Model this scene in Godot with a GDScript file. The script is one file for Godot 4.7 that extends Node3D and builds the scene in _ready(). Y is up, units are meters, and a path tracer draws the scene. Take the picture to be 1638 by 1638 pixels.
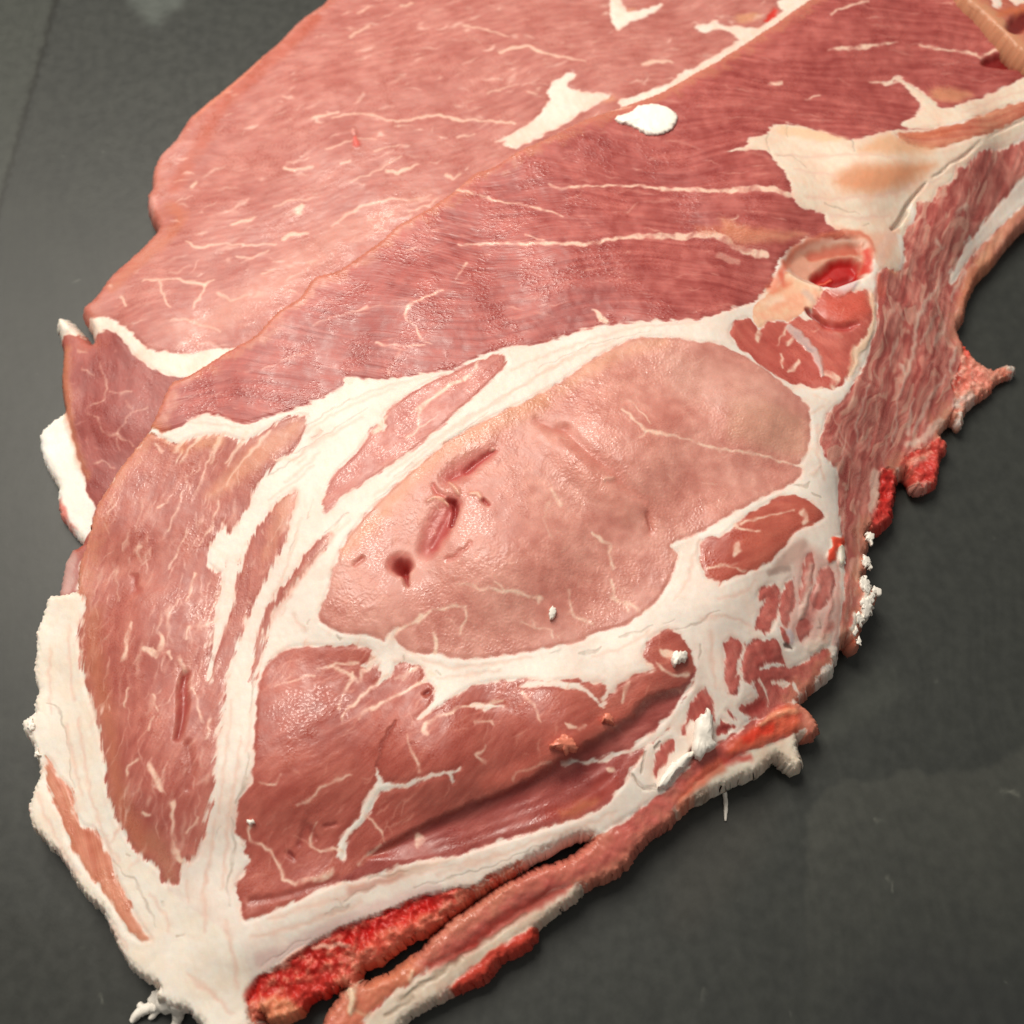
extends Node3D
# Two raw pork shoulder steaks (and the corner of a third) fanned out on a dark board, seen close from above.
# Lengths in the lists below are tenths of a millimetre on the board (x to the right, z towards the viewer).

const MM := 0.001
var noise_soft := FastNoiseLite.new()
var noise_fbm := FastNoiseLite.new()
var noise_cell := FastNoiseLite.new()
var noise_ridge := FastNoiseLite.new()


func c(r: int, g: int, b: int) -> Color:
	return Color8(r, g, b)


const ALBEDO := 0.92
var noise_bump := FastNoiseLite.new()


func _ready() -> void:
	# ---- camera
	var cam := Camera3D.new()
	cam.name = "camera"
	add_child(cam)
	cam.position = Vector3(0.00000, 0.22155, 0.09152)
	cam.look_at_from_position(cam.position, Vector3(0.00000, 0.01600, 0.00000))
	cam.fov = 50
	var lens := CameraAttributesPhysical.new()
	lens.frustum_focal_length = 25.735
	lens.exposure_aperture = 9.0
	lens.frustum_focus_distance = 0.222
	lens.frustum_near = 0.01
	lens.frustum_far = 5.0
	cam.attributes = lens
	cam.near = 0.01
	cam.far = 5.0
	# ---- what little light the room gives back, and the exposure
	var env := Environment.new()
	env.background_mode = Environment.BG_COLOR
	env.background_color = Color(0.52, 0.51, 0.49)
	env.background_energy_multiplier = 1.0
	env.tonemap_mode = Environment.TONE_MAPPER_LINEAR
	env.tonemap_exposure = 1.0
	env.sdfgi_enabled = true
	env.ssao_enabled = true
	env.ssil_enabled = true
	var we := WorldEnvironment.new()
	we.name = "environment"
	we.environment = env
	add_child(we)
	# ---- two warm ceiling panels, both up and to the left
	for spot in [[Vector3(-0.11, 0.46, -0.20), Vector2(0.28, 0.18), 0.29], [Vector3(-0.46, 0.60, -0.34), Vector2(0.4, 0.3), 0.15]]:
		var lamp := AreaLight3D.new()
		lamp.name = "ceiling_panel_light"
		lamp.area_size = spot[1]
		lamp.light_color = Color(1.0, 0.963, 0.91)
		lamp.light_energy = spot[2]
		lamp.shadow_enabled = true
		add_child(lamp, true)
		lamp.look_at_from_position(spot[0], Vector3(-0.03, 0.02, 0.0), Vector3(1, 0, 0))

	noise_soft.noise_type = FastNoiseLite.TYPE_SIMPLEX_SMOOTH
	noise_soft.seed = 11
	noise_soft.frequency = 1.0
	noise_soft.fractal_type = FastNoiseLite.FRACTAL_NONE
	noise_fbm.noise_type = FastNoiseLite.TYPE_SIMPLEX
	noise_fbm.seed = 23
	noise_fbm.frequency = 1.0
	noise_fbm.fractal_type = FastNoiseLite.FRACTAL_FBM
	noise_fbm.fractal_octaves = 3
	noise_cell.noise_type = FastNoiseLite.TYPE_CELLULAR
	noise_cell.seed = 5
	noise_cell.frequency = 1.0
	noise_cell.fractal_type = FastNoiseLite.FRACTAL_NONE
	noise_cell.cellular_return_type = FastNoiseLite.RETURN_DISTANCE2_SUB
	noise_ridge.noise_type = FastNoiseLite.TYPE_SIMPLEX
	noise_ridge.seed = 31
	noise_ridge.frequency = 1.0
	noise_ridge.fractal_type = FastNoiseLite.FRACTAL_RIDGED
	noise_ridge.fractal_octaves = 2
	noise_bump.seed = 3
	noise_bump.frequency = 0.03

	var t0 := Time.get_ticks_msec()
	# ---- the board
	var s := trace_board()
	s.lumpy = 0.0
	s.floor_y = -14.0
	s.thick = 14.0
	s.shoulder = 2.5
	s.fatness.fill(-2.0)
	s.raise()
	var board_maps := s.bake(0.22, {0: [c(49, 52, 50), c(56, 59, 56), 1.5, 5, 0.0], 100: [c(80, 80, 80), c(80, 80, 80)]}, 0.5, c(0, 0, 0), 0.0)
	var bm := moist(board_maps, 0.0)
	var list := s.meshes(10.0)
	var board := part_of(self, "cutting_board", list[0], bm)
	tag(board, "dark grey cutting board with a groove, under the raw meat", "cutting board")
	board.set_meta("kind", "structure")
	print("board ", Time.get_ticks_msec() - t0)

	# ---- the steak behind, half covered
	s = trace_back_steak()
	s.flecks(1, 170, -0.25, 0.3, 7.0, 0.5, c(236, 198, 184), 0.75, 0.5)
	s.flecks(1, 260, -0.3, 0.35, 5.5, 0.24, c(240, 204, 190), 0.9)
	s.flecks(2, 40, 1.0, 1.2, 6.0, 0.2, c(218, 156, 146), 0.8)
	s.ragged()
	s.extend()
	s.thick = 11.0
	s.raise()
	var cream := [c(246, 230, 218), c(236, 208, 192)]
	var maps := s.bake(0.16, {
		0: [c(190, 98, 88), c(220, 142, 128), -0.25, 0, 0.3],
		1: [c(174, 98, 90), c(204, 138, 128), -0.28, 2, 0.25],
		2: [c(142, 66, 62), c(178, 104, 98), 1.0, 2, 0.12],
		100: cream, 101: [c(250, 244, 238), c(246, 234, 224)],
	}, 0.4, c(196, 112, 88), 0.35)
	var back := thing("pork_steak", "paler raw pork steak lying half under the large front one, with a dark flap", "pork steak", "raw pork steaks fanned out on the board")
	build_parts(back, s, maps, {0: "muscle", 1: "muscle", 2: "muscle_flap", 100: "fat_seam", 101: "fat_rim"}, 3.0)
	print("back ", Time.get_ticks_msec() - t0)

	# ---- the large steak in front
	s = trace_front_steak()
	s.shoulder = 1.3
	s.flecks(1, 200, 0.06, 0.12, 8.0, 0.17, c(224, 166, 152), 0.7)
	s.flecks(2, 80, 0.6, 1.2, 5, 0.13, c(238, 194, 176), 0.6)
	s.flecks(3, 200, 1.7, 0.25, 7.0, 0.18, c(236, 192, 178), 0.8)
	s.flecks(1, 70, 0.06, 0.1, 10.0, 0.4, c(214, 150, 138), 0.5, 0.5)
	s.flecks(3, 70, 1.75, 0.2, 8.0, 0.45, c(226, 178, 162), 0.6, 0.5)
	s.flecks(5, 140, -0.75, 0.5, 6.5, 0.14, c(226, 162, 144), 0.75)
	s.flecks(6, 40, -0.5, 0.3, 5.0, 0.1, c(206, 140, 128), 0.5)
	s.flecks(4, 40, -0.7, 0.4, 3.5, 0.12, c(238, 190, 176), 0.6)
	s.flecks(10, 45, 1.95, 0.25, 8.0, 0.4, c(226, 176, 162), 0.6, 0.5)
	s.flecks(7, 20, 0.8, 0.6, 3.0, 0.14, c(236, 180, 160), 0.6)
	s.flecks(12, 40, -0.55, 0.3, 4.0, 0.16, c(226, 160, 144), 0.5)
	s.ragged()
	s.extend()
	s.raise()
	print("front traced ", Time.get_ticks_msec() - t0)
	maps = s.bake(0.14, {
		0: [c(165, 82, 76), c(200, 120, 110), 0.0, 2, 0.3],
		1: [c(152, 66, 63), c(190, 104, 97), 0.05, 0, 0.4],
		2: [c(196, 124, 112), c(220, 160, 146), 0.0, 1, 0.12],
		3: [c(164, 84, 75), c(198, 124, 110), 1.75, 2, 0.85],
		4: [c(182, 98, 90), c(210, 138, 126), -0.6, 2, 0.4],
		5: [c(160, 74, 64), c(192, 108, 94), -0.7, 2, 0.3],
		6: [c(148, 64, 60), c(182, 98, 90), -0.5, 2, 0.3],
		7: [c(174, 76, 68), c(206, 112, 98), 0.8, 2, 0.3],
		8: [c(170, 76, 64), c(198, 106, 88), -0.4, 2, 0.2],
		9: [c(164, 72, 66), c(200, 112, 102), 1.3, 2, 0.4],
		10: [c(172, 84, 78), c(208, 132, 120), 1.94, 4, 0.5],
		11: [c(192, 36, 28), c(230, 122, 102), 0.0, 3, 0.2],
		12: [c(176, 76, 70), c(208, 116, 104), -0.55, 2, 0.4],
		13: [c(186, 98, 80), c(218, 146, 118), -0.3, 0, 0.5],
		14: [c(206, 74, 62), c(238, 182, 166), 0.0, 3, 0.3],
		15: [c(196, 110, 86), c(220, 150, 124), 1.0, 0, 0.5],
		100: [c(241, 228, 218), c(232, 212, 200)],
		101: [c(243, 233, 222), c(235, 219, 203)],
		102: [c(240, 221, 202), c(230, 199, 178)],
		103: [c(234, 219, 202), c(216, 192, 172)], 105: [c(234, 216, 198), c(212, 186, 166)],
		104: [c(244, 198, 166), c(234, 166, 136)],
	}, 0.36, c(212, 142, 114), 0.6)
	print("front baked ", Time.get_ticks_msec() - t0)
	var front := thing("pork_steak_001", "large raw pork steak on top with white fat seams and red cut bone", "pork steak", "raw pork steaks fanned out on the board")
	build_parts(front, s, maps, {
		1: "long_muscle", 2: "eye_muscle", 3: "cap_muscle", 4: "thin_muscle", 5: "lower_muscle", 6: "inner_muscle", 7: "wedge_muscle", 8: "oval_muscle", 9: "small_muscle",
		10: "side_flank", 11: "cut_bone", 12: "rib_strip", 13: "tendon_muscle", 0: "muscle", 14: "bone_splinter", 15: "lean_streak",
		100: "fat_seam", 101: "fat_cap", 102: "tendon", 103: "rib_fat", 105: "rib_fat", 104: "cartilage",
	}, 2.2)
	var white := simple(c(246, 240, 230), 0.42, 0.008)
	for hanging in [
		[[Vector3(-59.4, 6.0, 90.4), Vector3(-61.9, 4.0, 91.6), Vector3(-64.3, 2.0, 92.2), Vector3(-66.3, 1.6, 92.7), Vector3(-68.3, 1.2, 93.7), Vector3(-69.4, 1.0, 95.0)], [3.2, 2.2, 1.3, 1.0, 0.9, 0.4]],
		[[Vector3(-60.2, 5.0, 91.4), Vector3(-60.5, 2.5, 93.0), Vector3(-61.0, 1.4, 94.7), Vector3(-61.7, 1.0, 96.1)], [2.0, 1.3, 1.0, 0.6]],
		[[Vector3(-66.1, 1.6, 92.8), Vector3(-67.2, 1.6, 92.7), Vector3(-68.3, 1.4, 92.0)], [0.8, 0.9, 0.5]],
		[[Vector3(-64.7, 1.8, 92.4), Vector3(-65.2, 1.2, 93.5), Vector3(-66.1, 0.8, 94.5)], [0.9, 0.7, 0.4]],
		[[Vector3(-63.4, 3.0, 90.6), Vector3(-65.0, 2.0, 91.2), Vector3(-65.9, 1.5, 92.0)], [1.6, 1.4, 0.8]],
		[[Vector3(41.6, 3.0, 52.4), Vector3(42.1, 0.6, 54.2), Vector3(42.1, 0.4, 56.5), Vector3(41.8, 0.4, 59.3)], [0.5, 0.45, 0.4, 0.2]],
		[[Vector3(29.9, 3.0, 58.8), Vector3(32.2, 1.0, 57.8), Vector3(34.3, 0.6, 56.9)], [0.7, 0.5, 0.2]],
	]:
		var o := MeshInstance3D.new()
		o.name = "fat_string"
		o.mesh = strand(hanging[0], hanging[1])
		o.material_override = white
		front.add_child(o, true)

	# white crumbs of fat and sawn bone stuck along the frayed right edge
	var rng := RandomNumberGenerator.new()
	rng.seed = 77
	for crumb in [[74.8, 3.2, 1.2], [73.1, 8.6, 1.1], [73.6, 9.8, 0.6], [72.0, 14.1, 1.5], [74.4, 15.0, 0.9], [73.1, 16.6, 1.2], [71.8, 18.5, 1.7], [70.4, 21.1, 1.3], [69.2, 23.3, 0.9], [69.8, 25.4, 0.6], [-91.0, 48.2, 0.7], [-92.9, 42.9, 0.9], [67.1, 9.2, 0.8]]:
		var poly := []
		for k in 9:
			var q := TAU * k / 9.0
			var r: float = crumb[2] * rng.randf_range(0.55, 1.25)
			poly.append_array([crumb[0] * 10.0 + cos(q) * r * 10.0 * 0.85, crumb[1] * 10.0 + sin(q) * r * 10.0 * 1.15])
		var o := MeshInstance3D.new()
		o.name = "fat_crumb"
		o.mesh = lump(poly, s, crumb[2] * 0.75 + 0.2, 0.5)
		o.material_override = white
		front.add_child(o, true)

	# ---- loose scraps lying on it
	var loose := {
		"fat_flake": [[242,-969,252,-981,270,-983,282,-990,296,-1008,319,-1013,348,-1011,369,-1001,382,-986,384,-969,375,-949,360,-934,339,-927,322,-925,304,-932,290,-945,272,-956,252,-958], 1.3],
		"fat_shred": [[371,409,380,424,376,464,385,471,380,481,367,483,357,498,349,497,341,486,344,448,353,425,366,417], 3.6],
		"fat_shred_001": [[268,554,289,522,301,507,308,504,320,495,340,485,342,492,330,506,323,517,313,515,296,537,288,548], 2],
		"fat_crumb": [[69,238,72,226,81,222,84,227,83,240,75,246,70,245], 1.6],
		"meat_crumb": [[66,489,79,483,82,476,96,470,107,473,113,481,123,489,117,495,103,495,97,502,92,492,77,492], 2.6],
		"meat_crumb_001": [[168,431,178,426,188,428,190,436,194,449,183,443,177,439,166,440], 2.4],
		"fat_crumb_001": [[303,318,308,312,315,314,322,309,333,309,333,316,329,327,321,325,316,328,311,336,304,338,302,329], 2.4],
		"fat_crumb_002": [[-481,617,-474,614,-467,615,-469,619,-474,621,-478,624], 1.2],
	}
	var what := {
		"fat_flake": ["smooth white fat flake lying on the long dark muscle at the top", "fat scrap", 0],
		"fat_shred": ["upright white fat shred standing at the frayed lower corner of the large steak", "fat scrap", 0],
		"fat_shred_001": ["long ragged white fat shred along the red edge below the upright one", "fat scrap", 0],
		"fat_crumb": ["tiny pale fat crumb alone on the pink eye muscle", "fat crumb", 0],
		"meat_crumb": ["larger salmon meat crumb on the lower edge of the lower muscle", "meat crumb", 1],
		"meat_crumb_001": ["smaller translucent meat crumb right of the larger salmon one", "meat crumb", 1],
		"fat_crumb_001": ["jagged pale fat crumb on the round red knob of muscle", "fat crumb", 0],
		"fat_crumb_002": ["small white fat crumb near the left end of the lower muscle", "fat crumb", 0],
	}
	var salmon := simple(c(222, 130, 106), 0.3, 0.012)
	for key in loose:
		var o := MeshInstance3D.new()
		o.name = key
		o.mesh = lump(loose[key][0], s, loose[key][1], 0.35)
		o.material_override = salmon if what[key][2] == 1 else white
		add_child(o, true)
		tag(o, what[key][0], what[key][1])

	# ---- the corner of a third steak, top right
	s = trace_corner_steak()
	s.ragged()
	s.extend()
	s.thick = 9.0
	s.shoulder = 0.9
	s.raise()
	maps = s.bake(0.2, {0: [c(190, 98, 80), c(220, 142, 118), 0.6, 0, 0.3], 1: [c(180, 92, 76), c(206, 128, 106), 0.6, 2, 0.3], 100: cream}, 0.4, c(210, 150, 116), 0.8)
	var corner := thing("pork_steak_002", "corner of another raw pork steak with an orange brown rim", "pork steak", "raw pork steaks fanned out on the board")
	build_parts(corner, s, maps, {0: "muscle", 1: "muscle", 100: "fat_seam"}, 3.0)
	print("done ", Time.get_ticks_msec() - t0)


func build_parts(owner_thing: Node3D, s: Slab, maps: Array, names: Dictionary, min_depth: float) -> void:
	var m := moist(maps, SOFT)
	var list := s.meshes(min_depth)
	for piece in list:
		if names.has(piece[4]):
			part_of(owner_thing, names[piece[4]], piece, m)


const SOFT := 0.12


# ---------------------------------------------------------------- a slab of meat (or the board) worked out on a grid
class Slab:
	var n_soft: FastNoiseLite
	var n_fbm: FastNoiseLite
	var n_cell: FastNoiseLite
	var n_ridge: FastNoiseLite
	var cell := 0.2          # mm
	var x0 := 0.0
	var z0 := 0.0
	var w := 0
	var h := 0
	var sd := PackedFloat32Array()      # mm inside the outline
	var fatness := PackedFloat32Array() # mm inside fat (negative: inside muscle)
	var meat_id := PackedByteArray()
	var fat_id := PackedByteArray()
	var carve := PackedFloat32Array()   # mm, coarse relief
	var fine := PackedFloat32Array()    # mm, fine relief
	var tint := PackedColorArray()      # laid over the base colour, premultiplied
	var ctrl := PackedVector3Array()    # x, height, z in mm
	var ctrl_soft := 5.0
	var thick := 12.0
	var shoulder := 1.8
	var rag := 0.3
	var floor_y := 0.25
	var lumpy := 1.0
	# result of the last stamp
	var sv := PackedFloat32Array()
	var sx := 0
	var sy := 0
	var sw := 0
	var sh := 0
	# mesh grid
	var mc := 0.4
	var mw := 0
	var mh := 0
	var top := PackedFloat32Array()

	func begin(minx: float, minz: float, maxx: float, maxz: float, size: float) -> void:
		cell = size
		x0 = minx
		z0 = minz
		w = int(ceil((maxx - minx) / cell / 2.0)) * 2
		h = int(ceil((maxz - minz) / cell / 2.0)) * 2
		var n := w * h
		sd.resize(n); sd.fill(-9.0)
		fatness.resize(n); fatness.fill(2.0)
		meat_id.resize(n); meat_id.fill(0)
		fat_id.resize(n); fat_id.fill(0)
		carve.resize(n); carve.fill(0.0)
		fine.resize(n); fine.fill(0.0)
		tint.resize(n); tint.fill(Color(0, 0, 0, 0))

	func smooth_points(a: Array, closed: bool) -> PackedVector2Array:
		var p := PackedVector2Array()
		for i in range(0, a.size(), 2):
			p.append(Vector2((a[i] * 0.1 - x0) / cell, (a[i + 1] * 0.1 - z0) / cell))
		if not closed:
			return p
		var q := PackedVector2Array()
		for i in p.size():
			var u := p[i]
			var v := p[(i + 1) % p.size()]
			q.append(u.lerp(v, 0.15))
			q.append(u.lerp(v, 0.85))
		return q

	# signed distance (mm) to a closed line, in a window round it
	func stamp_poly(a: Array, margin_mm: float) -> void:
		var p := smooth_points(a, true)
		var m := int(ceil(margin_mm / cell)) + 1
		var lo := p[0]
		var hi := p[0]
		for q in p:
			lo = lo.min(q)
			hi = hi.max(q)
		sx = clampi(int(lo.x) - m, 0, w)
		sy = clampi(int(lo.y) - m, 0, h)
		sw = clampi(int(hi.x) + m + 1, 0, w) - sx
		sh = clampi(int(hi.y) + m + 1, 0, h) - sy
		sw = maxi(sw, 0)
		sh = maxi(sh, 0)
		var d := PackedFloat32Array()
		d.resize(sw * sh)
		d.fill(float(m * m))
		for i in p.size():
			var a0 := p[i]
			var b0 := p[(i + 1) % p.size()]
			var parts := maxi(1, int(ceil(a0.distance_to(b0) / (2.0 * m))))
			for k in parts:
				line_into(d, a0.lerp(b0, float(k) / parts), a0.lerp(b0, float(k + 1) / parts), m)
		# inside by scan lines
		for y in sh:
			var fy := float(y + sy) + 0.5
			var xs := []
			for i in p.size():
				var u := p[i]
				var v := p[(i + 1) % p.size()]
				if (u.y <= fy) != (v.y <= fy):
					xs.append(u.x + (fy - u.y) / (v.y - u.y) * (v.x - u.x))
			xs.sort()
			var row := y * sw
			for x in sw:
				d[row + x] = -sqrt(d[row + x]) * cell
			for k in range(0, xs.size() - 1, 2):
				var from := clampi(int(ceil(xs[k] - 0.5)) - sx, 0, sw)
				var to := clampi(int(ceil(xs[k + 1] - 0.5)) - sx, 0, sw)
				for x in range(from, to):
					d[row + x] = -d[row + x]
		sv = d

	func line_into(d: PackedFloat32Array, a: Vector2, b: Vector2, m: int) -> void:
		var ax := a.x - sx - 0.5
		var ay := a.y - sy - 0.5
		var bx := b.x - sx - 0.5
		var by := b.y - sy - 0.5
		var xa := maxi(0, int(minf(ax, bx)) - m)
		var xb := mini(sw - 1, int(maxf(ax, bx)) + m + 1)
		var ya := maxi(0, int(minf(ay, by)) - m)
		var yb := mini(sh - 1, int(maxf(ay, by)) + m + 1)
		var ex := bx - ax
		var ey := by - ay
		var l := maxf(ex * ex + ey * ey, 1e-6)
		for y in range(ya, yb + 1):
			var py := y - ay
			var row := y * sw
			for x in range(xa, xb + 1):
				var px := x - ax
				var t := clampf((px * ex + py * ey) / l, 0.0, 1.0)
				var qx := px - t * ex
				var qy := py - t * ey
				var q := qx * qx + qy * qy
				if q < d[row + x]:
					d[row + x] = q

	# half width minus distance (mm) along an open line of changing width
	func stamp_line(a: Array, ws: Array, margin_mm: float) -> void:
		var p := smooth_points(a, false)
		var wide := 0.0
		for v in ws:
			wide = maxf(wide, v)
		var m := int(ceil((wide + margin_mm) / cell)) + 1
		var pts := PackedVector2Array()
		var hw := PackedFloat32Array()
		var n := p.size()
		if n == 1:
			pts = PackedVector2Array([p[0], p[0] + Vector2(0.01, 0)])
			hw = PackedFloat32Array([ws[0], ws[0]])
		else:
			for i in n - 1:
				var q0 := p[maxi(i - 1, 0)]
				var q3 := p[mini(i + 2, n - 1)]
				var steps := clampi(int(p[i].distance_to(p[i + 1]) / 6.0), 1, 5)
				for k in steps:
					var t := float(k) / steps
					pts.append(p[i].cubic_interpolate(p[i + 1], q0, q3, t))
					hw.append(lerpf(ws[i], ws[i + 1], t))
			pts.append(p[n - 1])
			hw.append(ws[n - 1])
		var lo := pts[0]
		var hi := pts[0]
		for q in pts:
			lo = lo.min(q)
			hi = hi.max(q)
		sx = clampi(int(lo.x) - m, 0, w)
		sy = clampi(int(lo.y) - m, 0, h)
		sw = maxi(clampi(int(hi.x) + m + 1, 0, w) - sx, 0)
		sh = maxi(clampi(int(hi.y) + m + 1, 0, h) - sy, 0)
		var d := PackedFloat32Array()
		d.resize(sw * sh)
		d.fill(-9.0)
		for i in pts.size() - 1:
			var ax := pts[i].x - sx - 0.5
			var ay := pts[i].y - sy - 0.5
			var bx := pts[i + 1].x - sx - 0.5
			var by := pts[i + 1].y - sy - 0.5
			var ex := bx - ax
			var ey := by - ay
			var l := maxf(ex * ex + ey * ey, 1e-6)
			var wa := hw[i]
			var wb := hw[i + 1] - hw[i]
			for y in range(maxi(0, int(minf(ay, by)) - m), mini(sh - 1, int(maxf(ay, by)) + m + 1) + 1):
				var py := y - ay
				var row := y * sw
				for x in range(maxi(0, int(minf(ax, bx)) - m), mini(sw - 1, int(maxf(ax, bx)) + m + 1) + 1):
					var px := x - ax
					var t := clampf((px * ex + py * ey) / l, 0.0, 1.0)
					var qx := px - t * ex
					var qy := py - t * ey
					var q := wa + wb * t - sqrt(qx * qx + qy * qy) * cell
					if q > d[row + x]:
						d[row + x] = q
		sv = d

	func edge(a: Array) -> void:
		stamp_poly(a, 8.0)
		for y in sh:
			for x in sw:
				sd[(y + sy) * w + x + sx] = sv[y * sw + x]

	func cut(a: Array) -> void:
		stamp_poly(a, 6.0)
		for y in sh:
			for x in sw:
				var i := (y + sy) * w + x + sx
				sd[i] = minf(sd[i], -0.55 - sv[y * sw + x])

	func meat(a: Array, id: int) -> void:
		stamp_poly(a, 2.5)
		for y in sh:
			for x in sw:
				var i := (y + sy) * w + x + sx
				var v := sv[y * sw + x]
				if -v < fatness[i]:
					fatness[i] = -v
				if v > -0.4 and (v > 0.0 or meat_id[i] == 0):
					meat_id[i] = id

	func fat(a: Array, id := 0) -> void:
		stamp_poly(a, 2.5)
		add_fat(id)

	func vein(a: Array, ws: Array, id: int) -> void:
		stamp_line(a, ws, 2.0)
		add_fat(id)

	func add_fat(id: int) -> void:
		for y in sh:
			for x in sw:
				var i := (y + sy) * w + x + sx
				var v := sv[y * sw + x]
				if v > fatness[i]:
					fatness[i] = v
				if v > -0.1:
					fat_id[i] = id

	func ink(a: Array, col: Color, alpha: float, soft: float, depth := 0.0) -> void:
		stamp_poly(a, soft + 0.3)
		lay(col, alpha, soft, depth, false)

	func pen(a: Array, ws: Array, col: Color, alpha: float, soft: float, depth := 0.0) -> void:
		stamp_line(a, ws, soft + 0.3)
		lay(col, alpha, soft, depth, soft >= 1.0)

	func sheet(a: Array, ws: Array, col: Color, alpha: float, soft: float, depth := 0.0) -> void:
		stamp_line(a, ws, soft + 0.3)
		lay(col, alpha, soft, depth, false, true)

	func lay(col: Color, alpha: float, soft: float, depth: float, on_muscle: bool, on_fat := false) -> void:
		var coarse := absf(depth) >= 0.35
		var thin := soft <= 0.31 and absf(depth) < 0.1
		for y in sh:
			for x in sw:
				var v := sv[y * sw + x]
				if v <= -soft:
					continue
				var i := (y + sy) * w + x + sx
				var k := smoothstep(-soft, soft, v)
				if on_fat:
					k *= smoothstep(0.0, 0.4, fatness[i])
				if depth != 0.0:
					if coarse:
						carve[i] += depth * k
					else:
						fine[i] += depth * k
				k *= alpha
				if thin:
					k *= clampf(0.85 + 0.7 * n_fbm.get_noise_2d((x + sx) * cell * 0.22 + x0, (y + sy) * cell * 0.22 + z0), 0.2, 1.0)
				if on_muscle:
					k *= smoothstep(0.1, -0.4, fatness[i])
				if k > 0.0:
					tint[i] = tint[i] * (1.0 - k) + Color(col.r, col.g, col.b, 1.0) * k

	# short pale flecks of fat strewn along the grain of one muscle
	func flecks(id: int, count: int, angle: float, spread: float, long: float, wide: float, col: Color, alpha: float, soft := 0.22) -> void:
		var rng := RandomNumberGenerator.new()
		rng.seed = id * 97 + count + int(long * 10.0)
		var done := 0
		for tries in count * 40:
			if done >= count:
				break
			var x := rng.randi_range(8, w - 9)
			var y := rng.randi_range(8, h - 9)
			var i := y * w + x
			if meat_id[i] != id or fatness[i] > -0.5 or sd[i] < 1.2:
				continue
			var px := x0 + x * cell
			var pz := z0 + y * cell
			if n_soft.get_noise_2d(px * 0.06 + 200.0, pz * 0.06) < rng.randf_range(-0.9, 0.5):
				continue
			done += 1
			var l := long * rng.randf_range(0.3, 1.0) * rng.randf_range(0.5, 1.0)
			var a := angle + rng.randfn(0.0, spread)
			var b := a + rng.randfn(0.0, 0.35)
			var p := [px * 10.0, pz * 10.0, (px + cos(a) * l * 0.5) * 10.0, (pz + sin(a) * l * 0.5) * 10.0, (px + cos(a) * l * 0.5 + cos(b) * l * 0.5) * 10.0, (pz + sin(a) * l * 0.5 + sin(b) * l * 0.5) * 10.0]
			var t := wide * rng.randf_range(0.5, 1.3)
			pen(p, [t * 0.2, t, t * 0.15], col, alpha * rng.randf_range(0.35, 1.0), soft, 0.01)

	# height of the top (mm) from the control points
	func base_height(x: float, z: float) -> float:
		var s := 0.0
		var t := 0.0
		var e := ctrl_soft * ctrl_soft
		for p in ctrl:
			var dx := p.x - x
			var dz := p.z - z
			var q := dx * dx + dz * dz + e
			q = 1.0 / (q * q)
			s += q
			t += q * p.y
		return t / s

	func look(a: PackedFloat32Array, fx: float, fy: float) -> float:
		fx = clampf(fx - 0.5, 0.0, w - 1.001)
		fy = clampf(fy - 0.5, 0.0, h - 1.001)
		var ix := int(fx)
		var iy := int(fy)
		var u := fx - ix
		var v := fy - iy
		var i := iy * w + ix
		return lerpf(lerpf(a[i], a[i + 1], u), lerpf(a[i + w], a[i + w + 1], u), v)

	func ragged() -> void:
		for y in h:
			for x in w:
				var i := y * w + x
				var v := sd[i]
				if v > -2.5 and v < 2.5:
					var px := x * cell + x0
					var pz := y * cell + z0
					sd[i] = v + rag * (n_fbm.get_noise_2d(px * 0.9, pz * 0.9) * 1.2 + n_soft.get_noise_2d(px * 2.2, pz * 2.2) * 0.45) * (1.3 if fatness[i] > 0.0 or meat_id[i] >= 11 else 0.8)

	# what lies at the rim goes on over the edge, for the sides
	func extend() -> void:
		var f2 := fatness.duplicate()
		var m2 := meat_id.duplicate()
		var g2 := fat_id.duplicate()
		var t2 := tint.duplicate()
		for y in range(3, h - 3):
			for x in range(3, w - 3):
				var i := y * w + x
				var v := sd[i]
				if v > 0.7 or v < -3.0:
					continue
				var gx := sd[i + 2] - sd[i - 2]
				var gz := sd[i + 2 * w] - sd[i - 2 * w]
				var l := maxf(sqrt(gx * gx + gz * gz), 1e-4)
				var far := (0.9 - v) / cell
				var o := clampi(y + int(round(gz / l * far)), 0, h - 1) * w + clampi(x + int(round(gx / l * far)), 0, w - 1)
				fatness[i] = f2[o]
				meat_id[i] = m2[o]
				fat_id[i] = g2[o]
				tint[i] = t2[o]

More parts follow.
